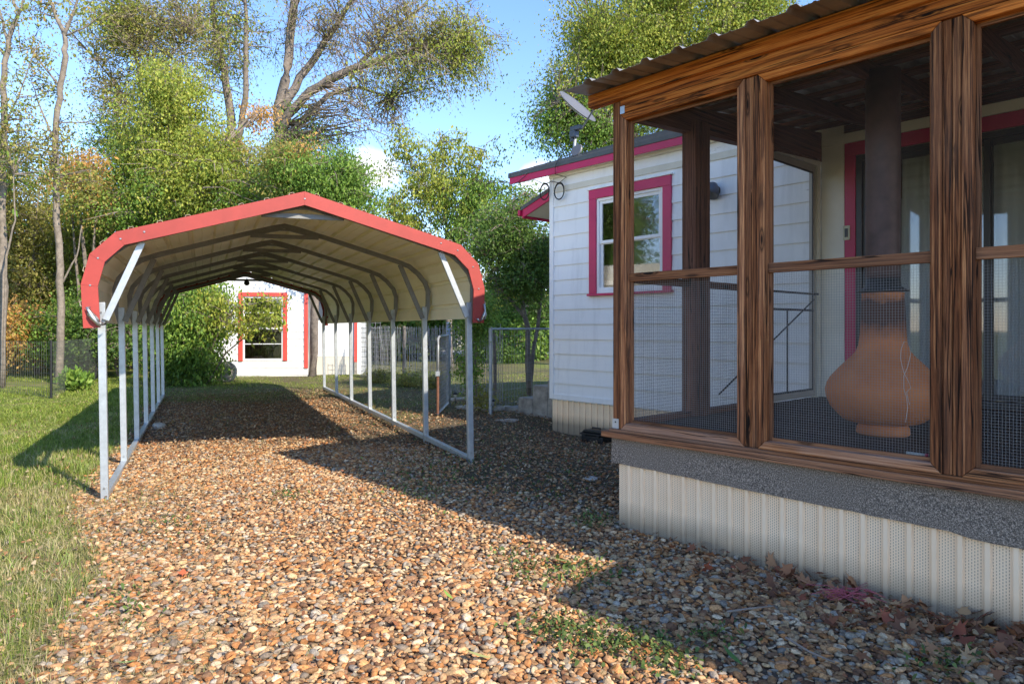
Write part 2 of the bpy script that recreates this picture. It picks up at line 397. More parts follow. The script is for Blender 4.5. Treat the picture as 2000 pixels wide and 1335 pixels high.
def pebbles():
    V = []; Fc = []; Cc = []; base = 0
    pal = np.array([(.40, .23, .12), (.46, .29, .17), (.36, .17, .07), (.50, .37, .25), (.27, .16, .10), (.52, .42, .31), (.26, .22, .19), (.40, .19, .08), (.42, .31, .20), (.33, .30, .27), (.19, .10, .06), (.46, .25, .12), (.34, .20, .11), (.48, .33, .19)])
    for (y0, y1, step, sub, r0) in ((2.2, 4.6, .0265, 2, .0155), (4.6, 9, .0275, 1, .0155), (9, 15, .042, 1, .0155)):
        xs = np.arange(-11, 7, step); ys = np.arange(y0, y1, step)
        X, Y = np.meshgrid(xs, ys); X = X.ravel()+rng.uniform(-.55, .55, X.size)*step; Y = Y.ravel()+rng.uniform(-.55, .55, Y.size)*step
        px, py = loc(P0, PA, X, Y); g, l, _ = zones(X, Y); cx, cy = loc(C0, CA, X, Y)
        dens = np.where(cy > 2.6, .62, 1.0)*np.where(fbm(X, Y, 2.2, 21) > .75, .7, 1)
        g = g+.12*(l < .3)+.05*(l > .3)*(cx > -.6)*(cy < 2)
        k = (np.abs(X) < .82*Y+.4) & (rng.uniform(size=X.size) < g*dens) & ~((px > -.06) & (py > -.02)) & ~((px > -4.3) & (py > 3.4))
        X, Y = X[k], Y[k]; n = len(X)
        iv, jf = ico(sub); nv = len(iv)
        var = np.stack([iv*(1+.22*np.stack([np.sin(iv@rng.normal(size=3)*1.9+rng.uniform(0, 6)) for _ in range(3)], 1)) for _ in range(14)])
        for q in range(14):   # chip flat facets
            for _ in range(4):
                d = rng.normal(size=3); d /= np.linalg.norm(d); h = var[q]@d; c = rng.uniform(.55, .8); var[q] -= np.clip(h-c, 0, None)[:, None]*d
        sel = rng.integers(0, 14, n); s = r0*np.clip(np.exp(rng.normal(0, .33, n)), .4, 1.75)
        sc = np.stack([np.full(n, 1.25), rng.uniform(.75, 1.1, n), rng.uniform(.38, .68, n)], 1)*s[:, None]
        P = var[sel]*sc[:, None, :]
        tilt = rng.normal(0, .35, (n, 2)); th = rng.uniform(0, 2*PI, n)
        Rz = np.zeros((n, 3, 3)); Rz[:, 0, 0] = np.cos(th); Rz[:, 0, 1] = -np.sin(th); Rz[:, 1, 0] = np.sin(th); Rz[:, 1, 1] = np.cos(th); Rz[:, 2, 2] = 1
        Rx = np.zeros((n, 3, 3)); Rx[:, 0, 0] = 1; Rx[:, 1, 1] = np.cos(tilt[:, 0]); Rx[:, 1, 2] = -np.sin(tilt[:, 0]); Rx[:, 2, 1] = np.sin(tilt[:, 0]); Rx[:, 2, 2] = np.cos(tilt[:, 0])
        P = np.einsum('nij,nkj->nki', np.einsum('nij,njk->nik', Rz, Rx), P)
        z = gz(X, Y)+s*rng.uniform(.1, .75, n)
        P += np.stack([X, Y, z], 1)[:, None, :]
        col = pal[rng.integers(0, len(pal), n)]*np.array([1.10, 1.01, .85])*rng.uniform(.55, 1.2, (n, 1))
        V.append(P.reshape(-1, 3)); Cc.append(np.repeat(col, nv, 0))
        Fc.append((jf[None]+(np.arange(n)*nv)[:, None, None]).reshape(-1, 3)+base); base += n*nv
    o = npmesh('gravel', np.vstack(V), np.vstack(Fc), np.clip(np.vstack(Cc), 0, .85), 'pebble', smooth=True)
    print('pebble faces', sum(len(f) for f in Fc)); return o
tag(pebbles(), 'brown, tan and white river gravel covering the driveway under and before the carport', 'gravel', kind='stuff')
def blades(name, X, Y, h, w, cols, lean=.5, segs=2, z0=None):
    n = len(X); th = rng.uniform(0, 2*PI, n); ln = np.abs(rng.normal(0, lean, n))*h
    side = np.stack([-np.sin(th), np.cos(th), 0*th], 1)*w[:, None]/2
    base = np.stack([X, Y, gz(X, Y)-.01 if z0 is None else z0], 1); d = np.stack([np.cos(th)*ln, np.sin(th)*ln, h], 1)
    m = base+d*np.array([.35, .35, .6]); t = base+d*np.array([1, 1, .95])
    V = np.stack([base-side, base+side, m+side*.8, m-side*.8, t+side*.1, t-side*.1], 1).reshape(-1, 3)
    i = np.arange(n)*6; Fc = np.concatenate([np.stack([i, i+1, i+2, i+3], 1), np.stack([i+3, i+2, i+4, i+5], 1)])
    return npmesh(name, V, Fc, np.repeat(cols, 6, 0), 'grass')
def lawn():
    X = []; Y = []
    for (x0, x1, y0, y1, n) in ((-7, .5, 2.2, 6.5, 110000), (-12, -2.5, 6.5, 12, 110000), (-20, -5, 12, 22, 90000), (-10, 3, 12.5, 24, 70000), (-2, 8, 8, 14, 30000)):
        X.append(rng.uniform(x0, x1, n)); Y.append(rng.uniform(y0, y1, n))
    X = np.concatenate(X); Y = np.concatenate(Y)
    g, l, L = zones(X, Y); cx, cy = loc(C0, CA, X, Y); px, py = loc(P0, PA, X, Y)
    k = (X < .82*Y+.5) & (X > -.82*Y-.8) & (rng.uniform(size=X.size) < np.maximum(np.maximum(L, .5*l+.02*(Y > 6)), .16*np.clip(1-(cx-.1)/.7, 0, 1)*(cy < 0))) & ~((px > -4.4) & (py > 3.45)) & ~((px > -.1) & (py > -.05))
    # worn dirt strip behind the left fence
    k &= ~((X < -11.5) & (np.abs(Y-18.6-.1*(X+14)) < .8))
    X, Y, L = X[k], Y[k], L[k]; n = len(X)
    cx, cy = loc(C0, CA, X, Y)
    p = fbm(X, Y, .55, 5)*.8+fbm(X, Y, 2.5, 6)*.35
    dry = np.clip(.40+.5*p-.05*(Y-5)+.25*(cx > -.9), .04, .95)
    isdry = rng.uniform(size=n) < dry
    gr = np.array([(.19, .26, .035), (.25, .31, .05), (.31, .35, .07), (.13, .20, .025)])[rng.integers(0, 4, n)]
    dr = np.array([(.45, .38, .18), (.36, .32, .12), (.52, .43, .24), (.28, .27, .09)])[rng.integers(0, 4, n)]
    c = np.where(isdry[:, None], dr, gr)*rng.uniform(.75, 1.2, (n, 1))
    tall = np.clip(1+.6*fbm(X, Y, 1.7, 9), .35, 2)*np.where(Y < 7, 1.1, 1)
    h = rng.uniform(.03, .085, n)*tall*np.where(L > .5, 1, .6); w = rng.uniform(.003, .006, n)*np.clip(Y/5, .8, 3)
    o = blades('grass', X, Y, h, w, c, .75); print('blades', n)
    return o
def straw():
    n = 16000; cx = rng.beta(1.2, 3.0, n)*1.9-.35; cy = rng.uniform(-4.5, .9, n)**1.0; X, Y = toW(C0, CA, cx+np.clip(-cy, 0, 4)*.05, cy); X = np.array(X); Y = np.array(Y)
    k = (Y > 2.3) & (fbm(X, Y, 3, 31)+.5 > rng.uniform(-.4, .9, n)); X, Y = X[k], Y[k]; n = len(X)
    c = np.array([(.55, .43, .24), (.46, .36, .17), (.62, .50, .30), (.34, .34, .12)])[rng.integers(0, 4, n)]*rng.uniform(.7, 1.1, (n, 1))
    return blades('straw', X, Y, rng.uniform(.02, .05, n), rng.uniform(.003, .005, n), c, 2.6)
def tufts():
    m = 900; tx = rng.uniform(-9, -1.2, m); ty = rng.uniform(2.6, 12, m); g, l, L = zones(tx, ty); k = (L > .6) & (np.abs(tx) < .85*ty+.5); tx, ty = tx[k], ty[k]; m = len(tx)
    q = 34; X = np.repeat(tx, q)+rng.normal(0, .045, m*q); Y = np.repeat(ty, q)+rng.normal(0, .045, m*q); n = m*q
    hh = np.repeat(rng.uniform(.05, .13, m), q)*rng.uniform(.5, 1.2, n)
    pal = np.array([(.22, .32, .06), (.30, .37, .10), (.16, .25, .045), (.42, .40, .17), (.50, .42, .22)])
    ci = np.where(rng.uniform(size=n) < .6, np.repeat(rng.integers(0, 5, m), q), rng.integers(0, 5, n))
    return blades('grass_tufts', X, Y, hh, rng.uniform(.0035, .007, n), pal[ci]*rng.uniform(.75, 1.15, (n, 1)), .9)
tag(tufts(), 'longer clumped tufts of grass standing out of the front lawn', 'grass', kind='stuff')
tag(straw(), 'dry straw coloured grass stems lying over the gravel edge beside the lawn', 'dry grass', kind='stuff')
tag(lawn(), 'green and straw coloured grass of the lawn left of the carport and the yard behind', 'grass', kind='stuff')
def leafset(name, X, Y, Z, size, cols, mat='litter', flat=.35, shape=None):
    n = len(X); th = rng.uniform(0, 2*PI, n); tx = rng.normal(0, flat, n); ty = rng.normal(0, flat, n)
    if shape is None:
        shp = np.array([(0, -.5, 0), (.28, -.12, .12), (.2, .28, .06), (0, .55, -.06), (-.2, .28, .1), (-.28, -.12, .14)])
    else: shp = shape
    k = len(shp); P = np.repeat((shp[None]*size[:, None, None]), 1, 0)
    P = P*np.stack([rng.uniform(.7, 1.4, n), np.ones(n), rng.uniform(-1, 1.6, n)], 1)[:, None, :]
    a, b = tx[:, None], ty[:, None]; x, y, z = P[..., 0], P[..., 1], P[..., 2]
    z2 = z+x*a+y*b; c, s_ = np.cos(th)[:, None], np.sin(th)[:, None]
    V = np.stack([x*c-y*s_+X[:, None], x*s_+y*c+Y[:, None], z2+Z[:, None]], -1).reshape(-1, 3)
    i = np.arange(n)*k
    if shape is None: Fc = np.stack([i+j for j in range(6)], 1)
    else: Fc = np.stack([i+j for j in range(k)], 1)
    return npmesh(name, V, Fc, np.repeat(cols, k, 0), mat)
STAR = np.array([(0, -.55, 0), (.06, -.22, 0), (.34, -.3, .08), (.26, -.08, .02), (.55, .1, .1), (.24, .14, 0), (.18, .34, .05), (0, .6, .04), (-.18, .34, .05), (-.24, .14, 0), (-.55, .1, .12), (-.26, -.08, .02), (-.34, -.3, .1), (-.06, -.22, 0)])
def litter():
    n = 110000; X = rng.uniform(-9, 4, n); Y = rng.uniform(2.4, 17, n)
    g, l, L = zones(X, Y); cx, cy = loc(C0, CA, X, Y); px, py = loc(P0, PA, X, Y)
    wgt = .34+.8*(cy > 1.6)*(cx > 0)*(cx < 3.6)*(cy < 10)+.55*((cx > 3.3) & (Y > 6.2) & (Y < 12.5))
    wgt = np.where((px > .9) & (py > -.8) & (py < 0), np.clip((py+.75)*2.2, 0, 1), wgt); wgt = wgt*(1-.7*L)
    k = (rng.uniform(size=n) < wgt) & (np.abs(X) < .85*Y+.3) & ~((px > -.03) & (py > -.015)) & ~((px > -4.3) & (py > 3.4))
    X, Y = X[k], Y[k]; n = len(X)
    pal = np.array([(.24, .12, .06), (.32, .16, .07), (.19, .105, .06), (.42, .29, .16), (.28, .11, .05), (.48, .36, .22), (.36, .26, .14)])
    c = pal[rng.integers(0, 7, n)]*rng.uniform(.6, 1.3, (n, 1)); s = rng.uniform(.010, .042, n)
    return leafset('fallen_leaves', X, Y, gz(X, Y)+rng.uniform(.02, .05, n), s, c)
tag(litter(), 'small brown fallen leaves lying over the gravel and bare dirt', 'fallen leaves', kind='stuff')
def big_leaves():
    # dead lobed leaves blown against the skirting: a drift nobody could count
    n = 420; t = rng.beta(2.2, 1.5, n)*3.6+.4; d = -np.abs(rng.normal(.02, .28, n))-.03
    X, Y = toW(P0, PA, t, d)
    pal = np.array([(.34, .15, .07), (.42, .21, .10), (.26, .10, .05), (.36, .11, .06), (.48, .30, .15), (.20, .09, .05)])
    c = pal[rng.integers(0, 6, n)]*rng.uniform(.7, 1.15, (n, 1)); s = rng.uniform(.035, .095, n)
    return leafset('leaf_drift', np.array(X), np.array(Y), gz(X, Y)+.03+np.clip(.045+d*.1, 0, .05)*rng.uniform(0, 1.4, n), s, c, shape=STAR, flat=.55)
tag(big_leaves(), 'reddish brown lobed leaves drifted against the foot of the cream skirting', 'fallen leaves', kind='stuff')
def weeds():
    X = []; Y = []; 
    for (px, py, rx, ry, n) in ((840, 930, 80, 45, 1300), (810, 965, 45, 18, 350), (1000, 880, 120, 40, 700), (1090, 900, 80, 50, 500), (950, 850, 80, 20, 400), (1130, 1125, 70, 22, 900), (1010, 1105, 40, 25, 500), (1090, 1235, 60, 22, 900), (1170, 1265, 55, 30, 700), (1160, 1020, 28, 12, 500),
                            (1240, 1262, 50, 20, 500), (1300, 1300, 50, 25, 600), (1390, 1250, 50, 12, 250), (1830, 1310, 60, 25, 300), (560, 972, 35, 9, 260), (900, 905, 80, 20, 500), (690, 835, 60, 14, 300), (240, 1185, 60, 30, 300), (330, 1030, 40, 14, 240), (1060, 960, 80, 30, 400)):
        for _ in range(int(n*.42)):
            g = gnd(px+random.gauss(0, rx*.75), py+random.gauss(0, ry*.75)); X.append(g.x); Y.append(g.y)
    X = np.array(X)+rng.normal(0, .02, len(X)); Y = np.array(Y)+rng.normal(0, .02, len(Y)); n = len(X)
    a, b_ = loc(P0, PA, X, Y); k = ~((a > -.05) & (b_ > -.04)); X, Y = X[k], Y[k]; n = len(X)
    c = np.array([(.09, .15, .03), (.13, .19, .045), (.19, .24, .07), (.07, .11, .03)])[rng.integers(0, 4, n)]*rng.uniform(.7, 1.2, (n, 1))
    return leafset('weeds', X, Y, gz(X, Y)+rng.uniform(.015, .06, n), rng.uniform(.012, .03, n), c, 'grass', .6)
tag(weeds(), 'low bright green clover and weeds sprouting through the gravel', 'weeds', kind='stuff')
# ------------------------------------------------------------------ CARPORT
cp = thing('carport', 'open metal carport with salmon red edge trim and galvanised legs over the gravel', 'carport', (C0[0], C0[1], 0), CA, ry=-.015)
CW = 3.53; CL = 10.02; NB = 6
def sym(pts): return pts+[(CW-x, z) for x, z in pts[::-1]]
arch = [(-.012, 1.60), (-.055, 1.80), (-.06, 1.98), (-.02, 2.10), (.08, 2.22), (.20, 2.315), (.36, 2.375), (1.30, 2.655), (1.62, 2.745)]
arch = arch+[(CW/2, 2.775)]+[(CW-x, z) for x, z in arch[::-1]]
for k in range(NB+1):
    y = k*CL/NB
    for x in (0, CW):
        o = MB().box((x-.031, y-.031, -.06 if k < 2 else -.02), (x+.031, y+.031, 1.78)).build('post', 'galv', cp, bevel=.004)
        for z in (.11, 1.69, 1.6):
            if k < 4: MB().tube([(x+.0, y-.031, z), (x, y-.038, z)], .009, 8).build('bolt', 'foil', o)
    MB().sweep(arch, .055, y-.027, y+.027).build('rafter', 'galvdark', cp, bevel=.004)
    for s in (0, 1):
        f = (lambda x: x) if s == 0 else (lambda x: CW-x)
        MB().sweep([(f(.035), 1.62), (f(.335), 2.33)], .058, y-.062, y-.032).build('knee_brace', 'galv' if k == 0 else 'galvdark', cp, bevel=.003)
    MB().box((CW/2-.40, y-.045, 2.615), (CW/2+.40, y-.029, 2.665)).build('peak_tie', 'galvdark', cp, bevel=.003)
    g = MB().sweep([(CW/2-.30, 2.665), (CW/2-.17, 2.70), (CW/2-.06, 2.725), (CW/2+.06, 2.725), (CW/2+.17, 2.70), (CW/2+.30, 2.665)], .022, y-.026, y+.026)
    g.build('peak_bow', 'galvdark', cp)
for x in (0, CW):
    MB().box((x-.031, -.03, .004), (x+.031, CL+.03, .060)).build('base_rail', 'galv', cp, bevel=.004)
prof = [(-.105, 1.60), (-.118, 1.93), (-.05, 2.19), (.145, 2.385), (CW/2, 2.85)]
prof = prof+[(CW-x, z) for x, z in prof[-2::-1]]
def ribbed(poly, every=.23, first=.12, h=.034):
    out = []; s = 0; nxt = first
    for (a, b) in zip(poly[:-1], poly[1:]):
        L = math.hypot(b[0]-a[0], b[1]-a[1]); t = ((b[0]-a[0])/L, (b[1]-a[1])/L); n = (-t[1], t[0])
        out.append(a); p = .05
        m = max(1, round(L/every)); st = L/m
        for i in range(m):
            c = (i+.5)*st
            for d, hh in ((-.030, 0), (-.018, h), (.018, h), (.030, 0)):
                if 0 < c+d < L: out.append((a[0]+t[0]*(c+d)+n[0]*hh, a[1]+t[1]*(c+d)+n[1]*hh))
            for d, hh in ((st*.5-.02, 0), (st*.5-.016, .006), (st*.5+.0, .006), (st*.5+.004, 0)):
                q = c+d
                if q < L-.02: out.append((a[0]+t[0]*q+n[0]*hh, a[1]+t[1]*q+n[1]*hh))
    out.append(poly[-1]); return out
rp = ribbed(prof)
mb = MB(); n = len(rp)
mb.add([(x, -.15, z) for x, z in rp]+[(x, CL+.15, z) for x, z in rp], [(i, i+1, n+i+1, n+i) for i in range(n-1)], 1)
mb.build('roof_sheet', 'sheet', cp, solid=.0015)
def offpoly(poly, d):
    out = []
    for i, p in enumerate(poly):
        ns = []
        for a, b in ((poly[i-1], p) if i else (p, poly[1]), (p, poly[i+1]) if i < len(poly)-1 else (poly[-2], p)):
            L = math.hypot(b[0]-a[0], b[1]-a[1]); ns.append((-(b[1]-a[1])/L, (b[0]-a[0])/L))
        nx, nz = ns[0][0]+ns[1][0], ns[0][1]+ns[1][1]; q = 2/(nx*nx+nz*nz); out.append((p[0]+nx*d*q, p[1]+nz*d*q))
    return out
prof[0] = (-.105, 1.55); prof[-1] = (CW+.105, 1.55)
po = offpoly(prof, .018); pi_ = offpoly(prof, -.108); n = len(po)
for y, s in ((-.152, -1), (CL+.152, 1)):
    mb = MB(); y2 = y-.003*s
    vs = [(x, y, z) for x, z in po]+[(x, y, z) for x, z in pi_]+[(x, y2-.05*s, z) for x, z in po]+[(x, y2-.018*s, z) for x, z in pi_]
    mb.add(vs, [(i, i+1, n+i+1, n+i) for i in range(n-1)]+[(2*n+i, 2*n+i+1, i+1, i) for i in range(n-1)]+[(n+i, n+i+1, 3*n+i+1, 3*n+i) for i in range(n-1)])
    o = mb.build('edge_trim', 'fascia', cp, solid=.003)
    if s < 0:
        for i in range(1, n-1):
            a, b = po[i], pi_[i]; mx, mz = (a[0]*.45+b[0]*.55), (a[1]*.45+b[1]*.55)
            MB().lathe([(.0, 0), (.009, .001), (.0095, .003), (.006, .006), (.0, .0065)], 10).build('screw', 'foil', o, matrix=Matrix.Translation((mx, y-.001, mz)) @ Matrix.Rotation(PI/2, 4, 'X'))
            for j in (i-1,):
                pass
        for (mx, mz) in ((.36, 2.41), (CW-.36, 2.41)):
            MB().lathe([(.0, 0), (.009, .001), (.0095, .003), (.006, .006), (.0, .0065)], 10).build('screw', 'foil', o, matrix=Matrix.Translation((mx, y-.001, mz)) @ Matrix.Rotation(PI/2, 4, 'X'))
            # folded lap seams of the trim
        for i in range(1, n-1):
            a, b = po[i], pi_[i]; MB().sweep([a, b], .004, y-.0035, y-.001).build('seam', 'fascia', o)
# torn bright metal ends at both lower corners
def scrap(pts, w, name='torn_trim_end'):
    mb = MB(); k = len(pts); vs = []
    for i, (x, y, z) in enumerate(pts):
        a = .5+.8*math.sin(i*1.9); ww = w*(.5+.5*math.sin(PI*(i+.6)/k))
        vs += [(x-ww*math.cos(a), y-.012, z-ww*math.sin(a)*.5), (x, y-.03-.01*(i % 2), z), (x+ww*math.cos(a), y, z+ww*math.sin(a)*.5)]
    mb.add(vs, [(i*3+j, i*3+j+1, i*3+4+j, i*3+3+j) for i in range(k-1) for j in range(2)])
    return mb.build(name, 'foil', cp, solid=.004, smooth=True)
scrap([(-.085, -.165, 1.735), (-.075, -.17, 1.70), (-.055, -.175, 1.66), (-.03, -.18, 1.62), (-.005, -.175, 1.585), (.02, -.165, 1.57), (.045, -.15, 1.60)], .032)
scrap([(CW+.12, -.165, 1.76), (CW+.125, -.17, 1.70), (CW+.12, -.175, 1.64), (CW+.10, -.17, 1.59), (CW+.06, -.17, 1.57), (CW+.035, -.16, 1.60)], .028)
fl = thing('floodlight', 'small black floodlight hanging from the far peak of the carport frame', 'lamp', (*toW(C0, CA, CW/2-.02, CL-.1), 2.60), CA)
MB().lathe([(.0, -.05), (.05, -.05), (.065, -.02), (.05, .03), (.02, .05), (0, .05)], 16).build('lamp_head', 'black', fl, smooth=True, matrix=Matrix.Rotation(PI/2.3, 4, 'X'))
MB().tube([(0, 0, .03), (0, 0, .12)], .008, 6).build('bracket', 'black', fl)
MB().tube([(-.06, 0, .06), (-.12, .01, .08), (-.2, 0, .07)], .006, 6).build('bracket', 'black', fl)
# ------------------------------------------------------------------ SCREENED PORCH
po_ = thing('screened_porch', 'stained wood screened porch with tin roof and cream perforated skirting', 'porch', (P0[0], P0[1], 0), PA)
XR = 9.0; YB = 3.5; FZ = .78
# skirting of perforated vinyl: vertical ribs every .12 m
def skirt(name, x0, x1, y, z0, topf, parent, dirn=1, step=.1215):
    mb = MB(); x = x0; k = 0
    while x < x1-.001:
        w = min(step, x1-x); zt = topf(x+w*.5); j = random.uniform(-.003, .003)
        pr = [(x, y), (x+w*.72, y), (x+w*.735, y-.013), (x+w*.78, y-.017), (x+w*.96, y-.017), (x+w, y+.004)]
        cols = [0.0, w*.72, None, None, None, None]
        for i in range(5):
            (xa, ya), (xb, yb) = pr[i], pr[i+1]; b = len(mb.v)
            mb.v += [(xa, ya+j, z0), (xb, yb+j, z0), (xb, yb, zt), (xa, ya, zt)]; mb.f.append((b, b+1, b+2, b+3))
            if i == 0: u0, u1 = .0005, w*.72-.0005
            else: u0 = u1 = -1.
            off = .0085*(k % 2); mb.uv += [(u0, z0+off), (u1, z0+off), (u1, zt+off), (u0, zt+off)]
        x += w; k += 1
    return mb.build(name, 'vinyl', parent, solid=.0015)
def topf(x):
    t = .506-.013*x+.003*math.sin(x*9)
    if x > 2.30: t -= .018
    return t
skirt('skirting', -.02, 6.0, -.010, -.06, topf, po_)
# granulated strip hanging over the rim, ragged lower edge
mb = MB(); n = 60; vs = []
for i in range(n+1):
    x = -.075+6*i/n; vs += [(x, -.030, .705), (x, -.034+.004*math.sin(x*5), (.500-.013*x)-(.018 if x > 2.3 else 0)+.002*math.sin(x*3.3)+.0015*math.sin(x*23)+random.uniform(-.002, .002))]
mb.add(vs, [(2*i, 2*i+1, 2*i+3, 2*i+2) for i in range(n)], 0); mb.add([(-.075, -.03, .705), (-.075, -.034, .475), (-.075, .5, .475), (-.075, .5, .705)], [(0, 1, 2, 3)], 1)
mb.build('granulated_strip', 'granule', po_, solid=.006)
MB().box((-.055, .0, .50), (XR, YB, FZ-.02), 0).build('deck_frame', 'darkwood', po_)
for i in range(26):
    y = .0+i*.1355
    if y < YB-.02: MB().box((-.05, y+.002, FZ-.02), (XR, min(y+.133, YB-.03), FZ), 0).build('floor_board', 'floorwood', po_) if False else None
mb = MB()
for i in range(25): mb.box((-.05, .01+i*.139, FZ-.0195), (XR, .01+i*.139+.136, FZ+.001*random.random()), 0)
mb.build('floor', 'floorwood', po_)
# sill boards
MB().box((-.15, -.075, .700), (XR, .03, .745)).build('sill', 'rail', po_, bevel=.005)
MB().box((-.09, -.050, .7455), (XR, .10, .768)).build('sill', 'sill', po_, bevel=.003)
POSTS = [(-.068, .10), (1.014, 1.18), (2.158, 2.318), (3.33, 3.49), (4.5, 4.66), (5.7, 5.86)]
TOPZ = 3.19
def mitre(parent, x0, x1, z0, z1, w=.052, y0=-.045, y1=.035):
    # picture frame of four mitred sticks, front edge eased
    e = .0012
    q = [((x0, z0), (x1, z0), (x1-w, z0+w), (x0+w, z0+w)), ((x1, z0+e), (x1, z1-e), (x1-w, z1-w-e), (x1-w, z0+w+e)),
         ((x1, z1), (x0, z1), (x0+w, z1-w), (x1-w, z1-w)), ((x0, z1-e), (x0, z0+e), (x0+w, z0+w+e), (x0+w, z1-w-e))]
    mats = ['sill', 'post', 'beam', 'post']
    for i, (pts, m) in enumerate(zip(q, mats)):
        MB().prism(list(pts)[::-1], y0, y1, 0 if i in (0, 2) else 2).build('frame_stick', m, parent, bevel=.005)
for i, (a, b) in enumerate(POSTS):
    t = 'post'
    # split post: two boards with a dark joint
    m = (a+b)/2
    if i == 0: MB().box((a, -.028, .7685), (a+.085, .075, 3.30), 2).build('post', 'post', po_, bevel=.006)
    else:
        MB().box((m-.045, -.028, .7685), (m-.001, .075, TOPZ), 2).build('post', 'post', po_, bevel=.005)
        MB().box((m+.001, -.030, .7685), (m+.045, .075, TOPZ), 2).build('post', 'post', po_, bevel=.005)
for i in range(5):
    a = POSTS[i]; b = POSTS[i+1]
    x0 = (a[0]+a[1])/2+.046 if i else .018; x1 = (b[0]+b[1])/2-.046
    sc = thing('screen_panel', None, None); sc.parent = po_
    mitre(sc, x0, x1, .769, 3.19)
    xi0, xi1, zi0, zi1 = x0+.052, x1-.052, .821, 3.138
    # inner stops
    for bb in (((xi0, .012, zi0), (xi0+.02, .034, zi1)), ((xi1-.02, .012, zi0), (xi1, .034, zi1)), ((xi0+.02, .012, zi0), (xi1-.02, .034, zi0+.02)), ((xi0+.02, .012, zi1-.02), (xi1-.02, .034, zi1))):
        MB().box(*bb).build('stop', 'rail', sc)
    MB().box((xi0+.001, -.006, 1.905), (xi1-.001, .030, 1.968), 0).build('mid_rail', 'rail', sc, bevel=.004)
    MB().add([(xi0, .040, zi0), (xi1, .040, zi0), (xi1, .040, zi1), (xi0, .040, zi1)], [(0, 1, 2, 3)]).build('insect_screen', 'screen', sc)
    if i < 3:
        mb = MB(); g = .0155; nx = int((xi1-xi0)/g); nz = int((1.905-zi0)/g)
        for j in range(1, nx): x = xi0+j*g; mb.box((x-.00052, .0340, zi0), (x+.00052, .0353, 1.905), 2)
        for j in range(1, nz): z = zi0+j*g; mb.box((xi0, .0354, z-.00052), (xi1, .0367, z+.00052), 0)
        mb.build('wire_cloth', 'wire', sc)
# header
MB().box((-.285, -.075, 3.305), (XR, .0, 3.405)).build('header_beam', 'beam', po_, bevel=.005)
MB().box((.018, -.045, 3.192), (XR, .06, 3.304), 0).build('header_board', 'beam', po_, bevel=.004)
MB().box((.018, -.0452, 3.192), (.06, -.0462, 3.25)).build('bracket', 'foil', po_)
# tin roof, slopes up to the house
mb = MB(); x = -.30; pr = [(-.30, 0)]
k = 0
while x < XR:
    c = -.049+k*.2625; pr += [(c-.045, 0), (c-.02, .028), (c+.02, .028), (c+.045, 0), (c+.11, 0), (c+.118, .006), (c+.13, .006), (c+.138, 0)]; x = c+.2; k += 1
vs = []; n = len(pr); ny = 5
ys = [-.35, .6, 1.6, 2.6, 3.55]
def rz_(y): return 3.382+(y+.35)*.105
for y in ys: vs += [(px, y, rz_(y)+pz) for px, pz in pr]
mb.add(vs, [(j*n+i, j*n+i+1, (j+1)*n+i+1, (j+1)*n+i) for j in range(4) for i in range(n-1)], 1)
mb.build('roof_sheet', 'tin', po_, solid=.0012)
# unseen overhang added further right to cast the wedge shadow on the gravel
mb = MB(); mb.add([(5.06, -1.05, 3.31), (XR, -1.05, 3.31), (XR, -.34, 3.384), (5.06, -.34, 3.384)], [(0, 1, 2, 3)]); mb.build('shadow_overhang', 'tin', po_, solid=.02)
for j in range(7):   # purlins along the porch, rafters across
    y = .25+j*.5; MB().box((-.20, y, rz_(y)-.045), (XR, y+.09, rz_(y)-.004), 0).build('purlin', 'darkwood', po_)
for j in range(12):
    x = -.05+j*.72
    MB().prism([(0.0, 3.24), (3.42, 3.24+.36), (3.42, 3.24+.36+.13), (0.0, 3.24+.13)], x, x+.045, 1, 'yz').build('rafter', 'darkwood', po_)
# left side wall: plate, mid rail, post, door
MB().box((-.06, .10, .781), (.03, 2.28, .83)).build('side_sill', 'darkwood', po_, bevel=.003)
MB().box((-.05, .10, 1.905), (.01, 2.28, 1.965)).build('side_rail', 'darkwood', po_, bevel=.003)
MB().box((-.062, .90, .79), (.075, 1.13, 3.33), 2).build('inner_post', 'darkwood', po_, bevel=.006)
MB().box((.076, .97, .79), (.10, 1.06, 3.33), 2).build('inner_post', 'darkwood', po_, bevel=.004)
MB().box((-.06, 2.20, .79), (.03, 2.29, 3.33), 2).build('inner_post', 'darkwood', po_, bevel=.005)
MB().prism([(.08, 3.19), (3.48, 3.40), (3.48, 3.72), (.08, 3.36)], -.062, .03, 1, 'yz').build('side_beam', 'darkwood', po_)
MB().add([(-.02, .1, .83), (-.02, 2.2, .83), (-.02, 2.2, 3.3), (-.02, .1, 3.2)], [(0, 1, 2, 3)]).build('insect_screen', 'screen', po_)
mb = MB(); g = .0135*2
for j in range(int(2.1/g)): y = .1+j*g; mb.box((-.0165, y-.0007, .83), (-.0150, y+.0007, 1.905), 2)
for j in range(int(1.07/g)): z = .83+j*g; mb.box((-.0149, .1, z-.0007), (-.0135, 2.2, z+.0007), 1)
mb.build('wire_cloth', 'darkwire', po_)
dr = thing('screen_door', None, None); dr.parent = po_
dz0, dz1, dy0, dy1 = .80, 3.33, 2.30, 3.36
fr = MB()
for bb in (((-.03, dy0, dz0), (.01, dy0+.07, dz1)), ((-.03, dy1-.07, dz0), (.01, dy1, dz1)), ((-.03, dy0+.07, dz1-.07), (.01, dy1-.07, dz1)), ((-.03, dy0+.07, dz0), (.01, dy1-.07, dz0+.07))): fr.box(*bb)
fr.build('door_frame', 'screendoor', dr, bevel=.003)
g2 = MB()
